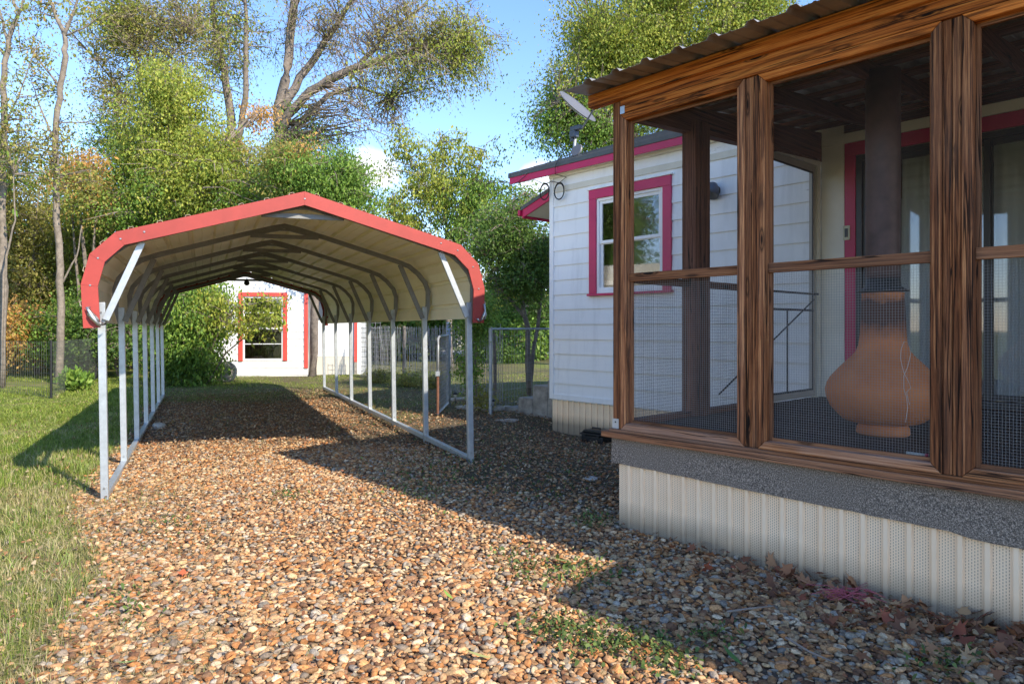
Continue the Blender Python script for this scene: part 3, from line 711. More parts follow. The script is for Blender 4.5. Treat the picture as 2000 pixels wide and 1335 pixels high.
for bb in (((.0105, dy0+.07, dz0+.07), (.018, dy0+.09, dz1-.07)), ((.0105, dy1-.09, dz0+.07), (.018, dy1-.07, dz1-.07)), ((.0105, dy0+.09, dz1-.09), (.018, dy1-.09, dz1-.07)), ((.0105, dy0+.09, dz0+.07), (.018, dy1-.09, dz0+.09))): g2.box(*bb)
g2.build('gasket', 'darkframe', dr)
MB().add([(-.01, dy0+.07, dz0+.07), (-.01, dy1-.07, dz0+.07), (-.01, dy1-.07, dz1-.07), (-.01, dy0+.07, dz1-.07)], [(0, 1, 2, 3)]).build('insect_screen', 'screen', dr)
for z in (1.92, 1.74): MB().tube([(.02, dy0+.05, z), (.02, dy1-.08, z)], .012, 8).build('push_bar', 'black', dr)
MB().tube([(.02, 2.68, .87), (.02, 2.68, 1.74)], .009, 8).build('push_bar', 'black', dr)
MB().tube([(.03, 1.35, .95), (.03, 3.28, 1.86)], .008, 8).build('door_stay', 'black', dr)
MB().tube([(.018, dy1-.06, 1.92), (.03, dy1+.02, 1.92)], .014, 8).build('latch', 'black', dr)
jb = MB(); jb.box((-.05, dy1+.003, .785), (.03, dy1+.09, 3.42)); jb.box((-.05, 2.292, dz1+.005), (.03, dy1+.002, dz1+.075)); jb.build('door_jamb', 'cream', po_, bevel=.003)
# small galvanised plate at the left foot of the corner post
pl = MB().box((-.072, -.0305, .770), (-.010, -.0285, .845)).build('post_anchor', 'dirtwhite', po_)
MB().lathe([(0, 0), (.006, 0), (.006, .004), (0, .004)], 8).build('screw', 'black', pl, matrix=Matrix.Translation((-.04, -.0306, .82)) @ Matrix.Rotation(PI/2, 4, 'X'))
# chiminea
ch = thing('chiminea', 'round bellied terracotta chiminea with sooty neck on the porch floor', 'chiminea', PW(1.492, 1.12, FZ+.002))
MB().lathe([(0, .0), (.165, .0), (.175, .012), (.17, .05), (.155, .075), (.15, .09)], 40).build('base', 'clay', ch, smooth=True)
MB().lathe([(.0, .088), (.22, .088), (.262, .105), (.305, .145), (.350, .20), (.377, .265), (.383, .315), (.372, .365), (.346, .41), (.300, .465), (.248, .52), (.203, .565), (.175, .60), (.158, .65), (.150, .72), (.146, .82), (.142, .92), (.137, 1.0), (.140, 1.02), (.128, 1.022), (.125, .95)], 56).build('pot', 'clay', ch, smooth=True)
MB().lathe([(.16, 1.030), (.172, 1.034), (.135, 1.052), (.118, 1.065), (.112, 1.13), (.10, 1.131)], 40).build('collar', 'collar', ch, smooth=True)
MB().lathe([(.0, 1.10), (.112, 1.10), (.115, 1.2), (.113, 2.0), (.115, 2.02), (.115, 2.62), (.0, 2.62)], 36).build('stove_pipe', 'stovepipe', ch, smooth=True)
cd = MB().tube([tuple(PW(x, .028, z)) for x, z in ((1.972, 1.43), (1.985, 1.47), (2.012, 1.475), (2.02, 1.40), (2.005, 1.33), (1.985, 1.28), (1.985, 1.21), (2.0, 1.16), (2.005, 1.10), (1.995, 1.02))], .0015, 6)
cd.tube([tuple(PW(x, .027, z)) for x, z in ((1.972, 1.43), (1.968, 1.38), (1.985, 1.30), (2.01, 1.25), (2.022, 1.215), (2.0, 1.19), (2.015, 1.12))], .0013, 6)
tag(cd.build('cord', 'cord'), 'thin white looped cord hanging on the screen before the chiminea', 'cord')
lg = thing('roller_tube', 'small white tube with red tip lying inside the sill', 'tube', PW(2.05, .055, .845), PA)
MB().tube([(-.06, 0, 0), (.035, 0, -.0)], .009, 10).build('barrel', 'white', lg, smooth=True)
MB().tube([(.035, 0, 0), (.05, 0, 0)], .0095, 10).build('cap', 'trim', lg, smooth=True)
# ------------------------------------------------------------------ HOUSE
hs = thing('house', 'white clapboard house with crimson trim behind the porch', 'house', (P0[0], P0[1], 0), PA)
def siding(parent, name, x0, x1, z0, z1, y, holes=(), exp=.229, mat='siding', lip=.016, base=None):
    mb = MB(); zb = base if base is not None else z0
    cuts = sorted({z0, z1, *[h[2] for h in holes], *[h[3] for h in holes], *[zb+exp*k for k in range(60) if z0 < zb+exp*k < z1]})
    for a, b in zip(cuts[:-1], cuts[1:]):
        if b-a < 1e-4: continue
        c = math.floor((a-zb+1e-5)/exp)*exp+zb; mid = (a+b)/2
        segs = [(x0, x1)]
        for (hx0, hx1, hz0, hz1) in holes:
            if hz0 < mid < hz1:
                segs = [s for (p, q) in segs for s in (((p, min(q, hx0)), (max(p, hx1), q))) if s[1]-s[0] > .001]
        fa = lip*(1-(a-c)/exp)+.003; fb = lip*(1-(b-c)/exp)+.003
        for (p, q) in segs:
            nseg = max(1, int((q-p)/.6)); xs = [lerp(p, q, i/nseg) for i in range(nseg+1)]
            for xa, xb in zip(xs[:-1], xs[1:]):
                mb.add([(xa, y-fa, a), (xb, y-fa, a), (xb, y-fb, b), (xa, y-fb, b), (xa, y, a), (xb, y, a)], [(0, 1, 2, 3), (4, 5, 1, 0)], 0)
            mb.add([(p, y-fa, a), (p, y-fb, b), (p, y, b), (p, y, a)], [(0, 1, 2, 3)])
    return mb.build(name, mat, parent)
HX0, HX1, HY = -4.235, 9.0, 3.5
win = (-3.26, -2.10, 2.14, 3.46)
# wall shell
w = MB()
w.box((HX0+.02, HY, .42), (win[0], HY+.12, 4.0)); w.box((win[1], HY, .42), (.41, HY+.12, 4.0)); w.box((win[0], HY, .42), (win[1], HY+.12, win[2])); w.box((win[0], HY, win[3]), (win[1], HY+.12, 4.0))
w.box((.41, HY, 3.40), (HX1, HY+.12, 4.0)); w.box((4.5, HY, .42), (HX1, HY+.12, 3.40)); w.box((HX0+.02, HY+.12, .42), (HX0+.14, 10.4, 4.0)); w.box((HX1-.1, HY+.12, .42), (HX1, 10.4, 4.0)); w.box((HX0+.14, 10.28, .42), (HX1-.1, 10.4, 4.0))
w.build('wall', 'soffit', hs)
rm = MB(); rm.box((HX0+.16, HY+.13, .70), (HX1-.11, 10.27, .78)); rm.box((HX0+.16, HY+.13, 3.9), (HX1-.11, 10.27, 3.95)); rm.build('room_floor', 'darkwood', hs)
MB().box((-1.2, HY+.13, .79), (-1.1, 10.2, 3.9)).build('room_partition', 'soffit', hs)
siding(hs, 'clapboards', HX0+.06, .018, .46, 3.93, HY, [win], base=.46)
MB().box((HX0, HY-.030, .44), (HX0+.085, HY+.10, 3.94), 2).build('corner_board', 'siding', hs, bevel=.003)
MB().box((HX0+.086, HY-.028, .438), (.018, HY-.004, .52), 0).build('water_table', 'siding', hs, bevel=.003)
# side wall cladding
siding(hs, 'clapboards', 0, 6.8, .46, 3.93, 0, base=.46).matrix_local = Matrix.Translation((HX0+.02, HY+6.9, 0)) @ Matrix.Rotation(-PI/2, 4, 'Z')
MB().box((HX0+.01, HY-.022, 3.66), (.03, HY-.0195+.012, 3.75), 0).build('frieze', 'cream', hs, bevel=.008)
MB().box((HX0+.01, HY-.055, 3.885), (.03, HY-.004, 3.945), 0).build('crown_trim', 'cream', hs, bevel=.012)
skirt('skirting', HX0+.03, .0, HY+.012, -.25, lambda x: .445, hs, step=.117)
# window
wn = thing('window', None, None); wn.parent = hs
def frame4(mb, x0, x1, z0, z1, w, y0, y1):
    mb.box((x0, y0, z0), (x0+w, y1, z1), 2); mb.box((x1-w, y0, z0), (x1, y1, z1), 2); mb.box((x0+w, y0, z0), (x1-w, y1, z0+w), 0); mb.box((x0+w, y0, z1-w), (x1-w, y1, z1), 0); return mb
cs = MB(); X0, X1, Z0, Z1 = -3.40, -1.955, 2.055, 3.585
cs.box((X0, HY-.042, Z0), (X0+.135, HY-.002, Z1-.135)); cs.box((X1-.135, HY-.042, Z0), (X1, HY-.002, Z1-.135)); cs.box((X0, HY-.046, Z1-.134), (X1, HY-.002, Z1))
cs.build('casing', 'trim', wn, bevel=.003)
MB().box((X0-.02, HY-.07, Z0-.035), (X1+.02, HY-.002, Z0-.002)).build('sill', 'trim', wn, bevel=.004)
MB().box((X0-.03, HY-.06, Z1+.002), (X1+.03, HY-.002, Z1+.022)).build('drip_cap', 'siding', wn, bevel=.004)
wx0, wx1, wz0, wz1 = X0+.135, X1-.135, Z0, Z1-.135
frame4(MB(), wx0+.001, wx1-.001, wz0, wz1-.001, .04, HY-.02, HY+.03).build('frame', 'siding', wn, bevel=.003)
mid = (wz0+wz1)/2+.03
for (a, b, yy) in ((mid, wz1-.042, HY+.0), (wz0+.042, mid+.035, HY+.022)):
    frame4(MB(), wx0+.042, wx1-.042, a, b, .045, yy, yy+.02).build('sash', 'siding', wn, bevel=.003)
    MB().box((wx0+.085, yy+.008, a+.043), (wx1-.085, yy+.012, b-.043)).build('glass', 'glass', wn)
# inside the porch: boarded wall, door casing, sliding door
ib = MB(); ib.box((.03, HY-.03, .79), (.275, HY-.002, 3.80)); ib.box((.035, HY-.045, 3.55), (HX1, HY-.002, 3.655), 0); ib.build('inner_board', 'innerboard', hs, bevel=.002)
MB().box((.28, HY-.05, 3.66), (HX1, HY-.002, 3.74), 0).build('ledger', 'darkwood', hs)
MB().box((.03, HY-.034, 3.78), (HX1, HY-.004, 3.815), 0).build('ledger_trim', 'innerboard', hs)
cs = MB(); cs.box((.278, HY-.034, .79), (.39, HY-.002, 3.405), 2); cs.box((.278, HY-.036, 3.406), (4.6, HY-.002, 3.545), 0); cs.build('door_casing', 'trim', hs, bevel=.003)
sd = thing('sliding_door', None, None); sd.parent = hs
frame4(MB(), .392, 4.49, .79, 3.40, .06, HY-.02, HY+.09).build('frame', 'darkframe', sd, bevel=.003)
for k, (a, b) in enumerate(((.455, 1.60), (1.56, 2.95), (2.93, 4.42))):
    yy = HY+.005+(k % 2)*.04
    frame4(MB(), a, b, .86, 3.34, .055, yy, yy+.03).build('door_leaf', 'darkframe', sd, bevel=.003)
    MB().box((a+.05, yy+.012, .91), (b-.05, yy+.018, 3.29)).build('glass', 'glass', sd)
MB().box((.47, HY-.02, 1.95), (.49, HY+.004, 2.2)).build('handle', 'darkframe', sd, bevel=.003)
def curtain(x0, x1, z0, z1, y, amp=.03, flare=.0):
    mb = MB(); n = int((x1-x0)*70); vs = []
    for j in range(9):
        z = lerp(z1, z0, j/8)
        for i in range(n+1):
            t = i/n; x = lerp(x0-flare*(j/8)**2, x1, t); vs.append((x, y+amp*math.sin(t*n*.55+.6*math.sin(t*9))*(.6+.4*j/8), z))
    mb.add(vs, [(j*(n+1)+i, j*(n+1)+i+1, (j+1)*(n+1)+i+1, (j+1)*(n+1)+i) for j in range(8) for i in range(n)])
    return mb
for x0, x1, lab in ((.80, 1.10, 'narrow sheer white curtain behind the stove pipe'), (1.42, 2.75, 'wide sheer grey white curtain behind the door glass right of the thick post')):
    o = curtain(x0, x1, .85, 3.35, HY+.13, flare=.06).build('curtain', 'curtain', None, smooth=True); o.location = (P0[0], P0[1], 0); o.rotation_euler.z = PA
    tag(o, lab, 'curtain')
ou = MB().box((.268, HY-.048, 2.50), (.338, HY-.035, 2.655)).build('outlet_plate', 'plate', hs, bevel=.004)
MB().box((.286, HY-.054, 2.53), (.320, HY-.0485, 2.625)).build('switch', 'darkframe', ou, bevel=.002)
# dark wall lamp on the clapboards
lm = thing('wall_lamp', 'small dark dome lamp on the white clapboards behind the inner post', 'lamp', PW(-1.30, HY-.02, 3.27), PA)
MB().lathe([(0, 0), (.07, 0), (.07, .015), (.03, .02), (0, .02)], 16).build('backplate', 'darkframe', lm, matrix=Matrix.Rotation(PI/2, 4, 'X'))
MB().lathe([(.0, .10), (.05, .09), (.085, .03), (.10, -.08), (.095, -.08), (.0, -.02)], 20).build('shade', 'dishdark', lm, smooth=True, matrix=Matrix.Translation((0, -.09, 0)) @ Matrix.Rotation(-.4, 4, 'X'))
# roof
EY = HY-.14; EX = -5.02; sl = .36; RY = 6.9
def hz(y): return 4.06+(min(y, 2*RY-y)-EY)*sl
rf = MB(); T = .03
def slab(mb, ya, yb, off, t, x0, x1): mb.add([(x, y, hz(y)+off+d) for d in (0, t) for x in (x0, x1) for y in (ya, yb)], [(0, 1, 3, 2), (4, 6, 7, 5), (0, 4, 5, 1), (2, 3, 7, 6), (0, 2, 6, 4), (1, 5, 7, 3)], 0)
slab(rf, EY-.03, RY, .0, T, EX-.02, HX1); slab(rf, RY, 2*RY-EY, .0, T, EX-.02, HX1)
rf.build('roof_deck', 'darkedge', hs)
cr = MB(); y = EY-.035; k = 0
while y < RY:     # shingle courses, each tab its own small block
    x = EX-.03+(.15 if k % 2 else 0)
    while x < HX1:
        xx = min(x+random.uniform(.27, .33), HX1); y2 = y+.16; lift = .006+random.uniform(0, .004)
        cr.add([(x+.004, y, hz(y)+T+lift+.012), (xx, y, hz(y)+T+lift+.012), (xx, y2, hz(y2)+T+.006), (x+.004, y2, hz(y2)+T+.006), (x+.004, y, hz(y)+T), (xx, y, hz(y)+T)], [(0, 1, 2, 3), (4, 5, 1, 0)])
        x = xx
    y += .145; k += 1
cr.build('shingles', 'shingle', hs)
MB().box((EX-.025, EY-.042, 4.015), (HX1, EY-.002, 4.078)).build('drip_edge', 'darkedge', hs, bevel=.004)
MB().box((EX, EY-.030, 3.915), (HX1, EY+.0, 4.014), 0).build('fascia', 'trim', hs, bevel=.003)
MB().prism([(EY, 3.92), (RY, 3.92+(RY-EY)*sl), (RY, 4.02+(RY-EY)*sl), (EY, 4.02)], EX, EX+.03, 1, 'yz').build('rake_board', 'trim', hs)
MB().prism([(EY+.002, 3.945), (RY, 3.94+(RY-EY)*sl), (RY, 3.955+(RY-EY)*sl), (EY+.002, 3.96)], EX+.031, HX0+.1, 1, 'yz').build('soffit', 'soffit', hs)
MB().box((HX0+.02, EY+.001, 3.93), (HX1, HY-.056, 3.94), 0).build('soffit', 'soffit', hs)
gw = MB().prism([(HY+.02, 3.95), (RY, 3.95+(RY-EY)*sl-.03), (2*RY-HY, 3.95)], HX0+.02, HX0+.12, 1, 'yz'); gw.build('gable_wall', 'siding', hs)
# little roof over the side door (slopes down to the left)
sr = thing('side_door_roof', None, None); sr.parent = hs
def sx(x): return 4.05+(x-HX0)*.335
def sprism(name, a, b, y0, y1, mat, x0=-5.42): return MB().prism([(x0, sx(x0)+a), (HX0+.02, sx(HX0)+a), (HX0+.02, sx(HX0)+b), (x0, sx(x0)+b)], y0, y1, 0).build(name, mat, sr)
sprism('rake_board', -.165, -.03, 4.0, 4.03, 'trim'); sprism('drip_edge', -.029, .02, 3.985, 5.7, 'darkedge', -5.45); sprism('shingles', .021, .04, 3.99, 5.7, 'shingle', -5.46)
sprism('soffit', -.15, -.13, 4.031, 5.6, 'soffit', -5.38)
MB().box((-5.45, 4.02, sx(-5.42)-.175), (-5.421, 5.65, sx(-5.42)-.03)).build('fascia', 'trim', sr)
MB().box((-5.51, 3.96, sx(-5.42)-.13), (-5.452, 5.7, sx(-5.42)-.03)).build('gutter', 'trim', sr, bevel=.01)
# coiled cables at the corner under the eave
cb = MB()
for cx_, cz in ((-4.31, 3.70), (-3.99, 3.66)):
    for t in range(3):
        r = .095+.006*t; cb.tube([(cx_+r*math.cos(q)+.01*t, HY-.06-.01*t, cz+r*1.25*math.sin(q)) for q in np.linspace(0, 2*PI, 22)], .0055, 6)
cb.tube([(-4.31, HY-.06, 3.82), (-4.15, HY-.07, 3.84), (-3.99, HY-.06, 3.79), (-3.85, HY-.05, 3.86), (-3.95, EY-.05, 3.90), (-3.93, EY-.07, 4.0), (-3.86, EY-.08, 4.11), (-3.9, 3.6, 4.25)], .006, 6)
cb.tube([(-4.55, EY-.04, 4.03), (-4.75, EY-.045, 3.93), (-4.88, EY-.035, 3.905), (-4.5, HY-.1, 3.92), (-4.31, HY-.06, 3.82)], .0045, 6)
cb = cb.build('cable_coils', 'cable', None, smooth=True); cb.location = (P0[0], P0[1], 0); cb.rotation_euler.z = PA
tag(cb, 'black cables coiled in loops under the eave at the house corner', 'cable')
# satellite dish
dx, dy = -3.95, 3.72; dz = hz(dy)+.05
ds = thing('satellite_dish', 'grey satellite dish on a short mast at the roof corner', 'satellite dish', PW(dx, dy, dz), PA)
pts = []
MB().tube([(0, .02, 0), (-.01, .03, .14), (0, .05, .34)], .025, 12).build('mast', 'pipe', ds, smooth=True)
MB().box((-.10, -.06, -.03), (.14, .1, .0)).build('foot', 'dishdark', ds, bevel=.005, matrix=Matrix.Rotation(.345, 4, 'X'))
MB().tube([(.02, .0, .0), (-.15, .05, .0), (-.01, .03, .2)], .012, 8).build('strut', 'dishdark', ds)
MB().lathe([(0, 0), (.10, 0), (.11, .012), (.10, .03), (0, .03)], 24).build('cover_plate', 'dish', ds, matrix=Matrix.Translation((.11, -.03, .06)) @ Matrix.Rotation(1.2, 4, 'X'))
br = MB(); br.box((-.055, -.04, .30), (.055, .07, .40)); br.box((-.05, -.03, .401), (.16, .05, .47)); br.tube([(-.05, .02, .25), (-.05, .02, .44)], .03, 10); br.build('bracket', 'dishdark', ds, bevel=.01)
# reflector: shallow bowl facing right and up, seen nearly from the side/back
a_ = 0.42; rings = 8; nn = 40; vs = []
for i in range(rings+1):
    r = i/rings
    for j in range(nn):
        q = 2*PI*j/nn; vs.append((.40*r*math.cos(q), .34*r*math.sin(q), .075*r*r))
fs = [(i*nn+j, i*nn+(j+1) % nn, (i+1)*nn+(j+1) % nn, (i+1)*nn+j) for i in range(rings) for j in range(nn)]
mt = Matrix.Translation((.03, .0, .72)) @ Matrix.Rotation(.22, 4, 'Z') @ Matrix.Rotation(.84, 4, 'Y') @ Matrix.Rotation(PI/2, 4, 'Z')
MB().add(vs, fs).build('reflector', 'dish', ds, smooth=True, solid=.006, matrix=mt)
MB().tube([(.18, 0, .40), (.62, -.05, .78)], .014, 8).build('feed_arm', 'dish', ds)
MB().tube([(.60, -.05, .76), (.55, -.04, .86)], .035, 12).build('feed_horn', 'dish', ds)
# concrete steps at the side door
st = thing('concrete_steps', 'weathered concrete block steps at the left end of the house', 'steps', (P0[0], P0[1], 0), PA)
for x0, x1, h in ((-6.19, -5.812, .085), (-5.81, -5.432, .29), (-5.43, -5.06, .53), (-5.058, HX0-.02, .64)):
    MB().box((x0, 4.25, -.2), (x1, 5.5, h)).build('step', 'concrete', st, bevel=.018, seg=3)
# ------------------------------------------------------------------ YARD THINGS
g = gnd(1160, 862); tb = thing('toolbox', 'small black plastic toolbox on the ground by the house skirting', 'toolbox', (g.x+.03, g.y-.05, g.z), PA+.05)
MB().box((-.20, -.11, .0), (.20, .11, .105)).build('body', 'black', tb, bevel=.02, seg=3)
MB().box((-.21, -.12, .108), (.21, .12, .135)).build('rim', 'black', tb, bevel=.006)
MB().prism([(-.20, .137), (.20, .137), (.15, .185), (-.15, .185)], -.105, .105).build('lid', 'black', tb, bevel=.015)
MB().tube([(-.07, 0, .18), (-.07, 0, .205), (.07, 0, .205), (.07, 0, .18)], .010, 8).build('handle', 'black', tb)
for sx_ in (-.12, .12): MB().box((sx_-.02, -.128, .08), (sx_+.02, -.119, .13)).build('latch', 'black', tb, bevel=.003)
g = gnd(1155, 938); o = MB().lathe([(.0, .0), (.062, .0), (.065, .012), (.06, .022), (.02, .024), (.018, .018), (0, .018)], 28).build('cement_disc', 'dirtwhite', None, smooth=True); o.location = (g.x, g.y, g.z+.01); o.rotation_euler = (.06, .05, 0)
tag(o, 'flat round white cap lying on the shaded dirt left of the porch', 'cap')
def rock(name, px, py, sx_, sy, sz, label, rz=0, mat='stone', lift=.3, group=None):
    g = gnd(px, py); v, f = ico(3); v = v*(1+.10*np.sin(v@np.array([3.1, 2.2, 1.7])+px)[:, None]+.06*np.sin(v@np.array([-6, 5, 7.])+py)[:, None])
    v = v*np.array([sx_, sy, sz]); o = npmesh(name, v, f, None, mat, smooth=True); o.location = (g.x, g.y, g.z+sz*lift); o.rotation_euler.z = rz
    return tag(o, label, 'stone', group)
rock('field_stone', 311, 836, .10, .08, .07, 'fist sized grey rock beside the left base rail of the carport')
rock('flat_stone', 925, 797, .38, .22, .05, 'flat pale paving stone between the gate post and fence post', .2)
rock('flat_stone', 980, 800, .40, .16, .06, 'long flat stone at the foot of the round steel fence post', .3)
rock('flat_stone', 990, 822, .20, .14, .03, 'pale flat stone left of the concrete steps, in front of them', .1)
rock('flat_stone', 900, 782, .34, .10, .06, 'narrow curb stone beside the gate post', .5)
for px, py, lab in ((1168, 855, None),): pass
g = gnd(450, 744); wl = MB().lathe([(.0, 0), (.27, 0), (.30, .03), (.30, .12), (.27, .15), (0, .15)], 36).build('round_stone', 'stone', None, bevel=.006)
wl.location = (g.x, g.y-.25, .27); wl.rotation_euler = (PI/2-.25, 0, .15); tag(wl, 'round stone disc leaning on the shed wall beside the bush', 'stone disc')
# shed ----------------------------------------------------------
sh = thing('shed', 'white peeling clapboard shed with red window trim beyond the carport', 'shed', (-6.55, 22.0, 0), R(9))
# local: x right, y back; front at y=0; corner x=0 at px ~606
DW = (-2.15, -.66, .50, 2.68)
hw = (DW[0]+.13, DW[1]-.13, DW[2]+.02, DW[3]-.13)
w = MB(); w.box((-3.3, .0, .0), (hw[0], .12, 3.3)); w.box((hw[1], .0, .0), (-.02, .12, 3.3)); w.box((hw[0], 0, 0), (hw[1], .12, hw[2])); w.box((hw[0], 0, hw[3]), (hw[1], .12, 3.3)); w.box((-3.3, .12, 0), (-3.2, 4, 3.3)); w.box((-.12, .12, 0), (-.02, 4, 3.3)); w.box((-3.2, 3.9, 0), (-.12, 4, 3.3)); w.build('wall', 'oldsiding', sh)
siding(sh, 'clapboards', -3.3, -.02, .04, 3.3, 0, [hw], exp=.232, mat='oldsiding', base=.04)
MB().prism([(-3.3, 3.3), (-.02, 3.3), (-1.66, 3.95)], -.003, .12, 0).build('gable', 'oldsiding', sh)
rf = MB(); rf.prism([(-3.65, 3.18), (-1.66, 3.97), (.33, 3.18), (.33, 3.24), (-1.66, 4.03), (-3.65, 3.24)], -.3, 4.3, 1); rf.build('roof', 'shingle', sh)
MB().prism([(-3.65, 3.10), (-1.66, 3.89), (.33, 3.10), (.33, 3.179), (-1.66, 3.969), (-3.65, 3.179)], -.32, -.29).build('rake_board', 'redtrim', sh)
wn = thing('window', None, None); wn.parent = sh
cs = MB(); cs.box((DW[0], -.05, DW[2]), (DW[0]+.13, -.001, DW[3]-.13)); cs.box((DW[1]-.13, -.05, DW[2]), (DW[1], -.001, DW[3]-.13)); cs.box((DW[0], -.052, DW[3]-.13), (DW[1], -.001, DW[3])); cs.build('casing', 'redtrim', wn, bevel=.003)
frame4(MB(), hw[0], hw[1], hw[2], hw[3], .05, -.02, .05).build('frame', 'oldsiding', wn)
zm = (hw[2]+hw[3])/2
for a, b in ((zm+.03, hw[3]-.05), (hw[2]+.05, zm-.03)):
    m = MB(); m.box((hw[0]+.05, .0, (a+b)/2-.012), (hw[1]-.05, .03, (a+b)/2+.012)); m.build('muntin', 'oldsiding', wn)
MB().box((hw[0]+.05, -.01, zm-.03), (hw[1]-.05, .04, zm+.03)).build('sash', 'oldsiding', wn)
MB().box((hw[0]+.05, .012, hw[2]+.05), (hw[1]-.05, .018, hw[3]-.05)).build('glass', 'glass', wn)
MB().box((-.135, -.05, .26), (-.02, -.019, 3.2), 2).build('corner_board', 'redtrim', sh)
MB().box((hw[0]-.3, .5, 0.02), (hw[1]+.3, .55, 3.0)).build('inner_wall', 'darkwood', sh)
# lean-to at the right of the shed
ln = thing('lean_to', None, None); ln.parent = sh
l = MB(); l.box((.16, .5, 0), (1.40, .56, .60)); l.build('lower_panel', 'cream', ln)
MB().box((.16, .49, .602), (1.40, .55, 1.80)).build('white_panel', 'oldsiding', ln)
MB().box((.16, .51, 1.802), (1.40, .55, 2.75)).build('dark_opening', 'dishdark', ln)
MB().box((.0, .45, 0), (.155, .56, 2.9)).build('post', 'screendoor', ln)
MB().box((1.402, .42, .42), (1.50, .56, 2.9)).build('post', 'redtrim', ln)
MB().box((1.502, .44, .0), (1.64, .56, 2.9)).build('post', 'oldsiding', ln)
MB().box((1.402, .43, .0), (1.50, .57, .418)).build('footing', 'concrete', ln)
MB().box((.0, .56, 0.), (1.64, 3.2, 2.9)).build('wall', 'oldsiding', ln)
MB().prism([(-.02, 3.05), (1.8, 2.9), (1.8, 2.96), (-.02, 3.11)], .3, 3.4, 1).build('roof', 'tin', ln)
# fences --------------------------------------------------------
def mesh_fence(name, label, pts, h, gx, gzs, rw, mat, z0=.03, posts=None, pr=.02, pmat='pipe', pz=None, rail=False, group=None, diamond=False, cat='fence', wob=0):
    t = thing(name, label, cat, (pts[0][0], pts[0][1], 0), group=group); m = MB(); ox, oy = pts[0][0], pts[0][1]
    P = [(x-ox, y-oy) for x, y in pts]
    for (a, b) in zip(P[:-1], P[1:]):
        L = math.hypot(b[0]-a[0], b[1]-a[1]); n = max(1, int(L/gx))
        for i in range(n+1):
            x, y = lerp(a[0], b[0], i/n), lerp(a[1], b[1], i/n)
            if diamond:
                k = int(h/(gx))
                m.tube([(lerp(a[0], b[0], min(1, (i+(j % 2)*.5)/n)), lerp(a[1], b[1], min(1, (i+(j % 2)*.5)/n)), z0+h*j/k) for j in range(k+1)], rw, 3, False)
                m.tube([(lerp(a[0], b[0], max(0, (i-(j % 2)*.5)/n)), lerp(a[1], b[1], max(0, (i-(j % 2)*.5)/n)), z0+h*j/k) for j in range(k+1)], rw, 3, False)
            else:
                w_ = random.gauss(0, wob); m.tube([(x, y, z0), (x+w_, y, z0+h*.5), (x-w_, y, z0+h+random.gauss(0, wob))], rw, 3, False)
        if not diamond:
            for z in gzs: m.tube([(a[0], a[1], z0+z), (b[0], b[1], z0+z)], rw, 3, False)
        if rail: MB().tube([(a[0], a[1], z0+h), (b[0], b[1], z0+h)], .02, 8).build('top_rail', 'pipe', t)
    m.build('wire_mesh', mat, t)
    for (x, y) in (posts if posts is not None else pts):
        MB().tube([(x-ox, y-oy, -.1), (x-ox, y-oy, pz or (z0+h+.05))], pr, 8).build('post', pmat, t)
    return t
gA = gnd(100, 778)
mesh_fence('wire_fence', 'thin square wire fence on dark posts across the left lawn', [(-16.5, 19.0), (gA.x, gA.y), (-11.3, 17.8), (-12.3, 20.2)], 1.22, .11, [0, .1, .2, .3, .4, .52, .64, .78, .92, 1.06, 1.2], .0035, 'darkwire', posts=[(gA.x, gA.y), (-12.3, 20.2)], pr=.028, pmat='black', pz=1.28)
gp = gnd(876, 795); g1 = gnd(958, 808)
fp = thing('gate_post', 'round galvanised steel pipe post that carries the open wire gate', 'post', (gp.x, gp.y, gp.z))
MB().tube([(0, 0, -.1), (0, 0, 1.62)], .045, 14).build('pipe', 'pipe', fp, smooth=True)
MB().lathe([(0, 1.62), (.05, 1.62), (.045, 1.66), (.0, 1.675)], 14).build('cap', 'pipe', fp, smooth=True)
gt = thing('wire_gate', 'open tubular wire gate with rusty upright, hinged on the steel post', 'gate', (gp.x, gp.y, gp.z))
ge = gnd(855, 813); vx, vy = ge.x-gp.x, ge.y-gp.y; L = math.hypot(vx, vy); ux, uy = vx/L, vy/L
A = lambda s, z: (ux*s, uy*s, z)
MB().tube([A(.08, .10), A(L, .06)], .022, 8).build('bottom_rail', 'pipe', gt)
MB().tube([A(L, .06), A(L, .72)], .024, 8).build('stile', 'rustpipe', gt)
MB().tube([A(L, .72), A(L, 1.25), A(L-.05, 1.36), A(L-.16, 1.40), A(.08, 1.42)], .022, 8).build('stile', 'pipe', gt, smooth=True)
MB().tube([A(.08, .08), A(.08, 1.42)], .022, 8).build('stile', 'pipe', gt)
MB().box((ux*L-.035, uy*L-.035, .72), (ux*L+.035, uy*L+.035, .80)).build('latch', 'pipe', gt)
m = MB()
n = 16; k = 20
for i in range(n+1):
    m.tube([A(.08+(L-.08)*min(1, max(0, (i+(j % 2)*.5)/n)), .08+1.32*j/k) for j in range(k+1)], .003, 3, False)
    m.tube([A(.08+(L-.08)*min(1, max(0, (i-(j % 2)*.5)/n)), .08+1.32*j/k) for j in range(k+1)], .003, 3, False)
m.build('wire_mesh', 'wire', gt)
for z in (.3, 1.2): MB().tube([(0, 0, z-.03), (0, 0, z+.03)], .055, 10).build('hinge', 'pipe', gt)
mesh_fence('pipe_fence', 'square wire fence with a steel top rail between the round post and the house', [(g1.x, g1.y), (g1.x+.6, g1.y+1.0), (2.6, 14.6)], 1.50, .10, [0, .1, .22, .36, .5, .66, .84, 1.02, 1.2, 1.36], .0028, 'wire', posts=[(g1.x, g1.y)], pr=.034, pz=1.57, rail=True)
o = MB().tube([(0, 0, -.1), (.01, 0, .7), (-.01, .01, 1.45)], .035, 7).build('wooden_stake', 'bark', None); q = gnd(966, 790); o.location = q
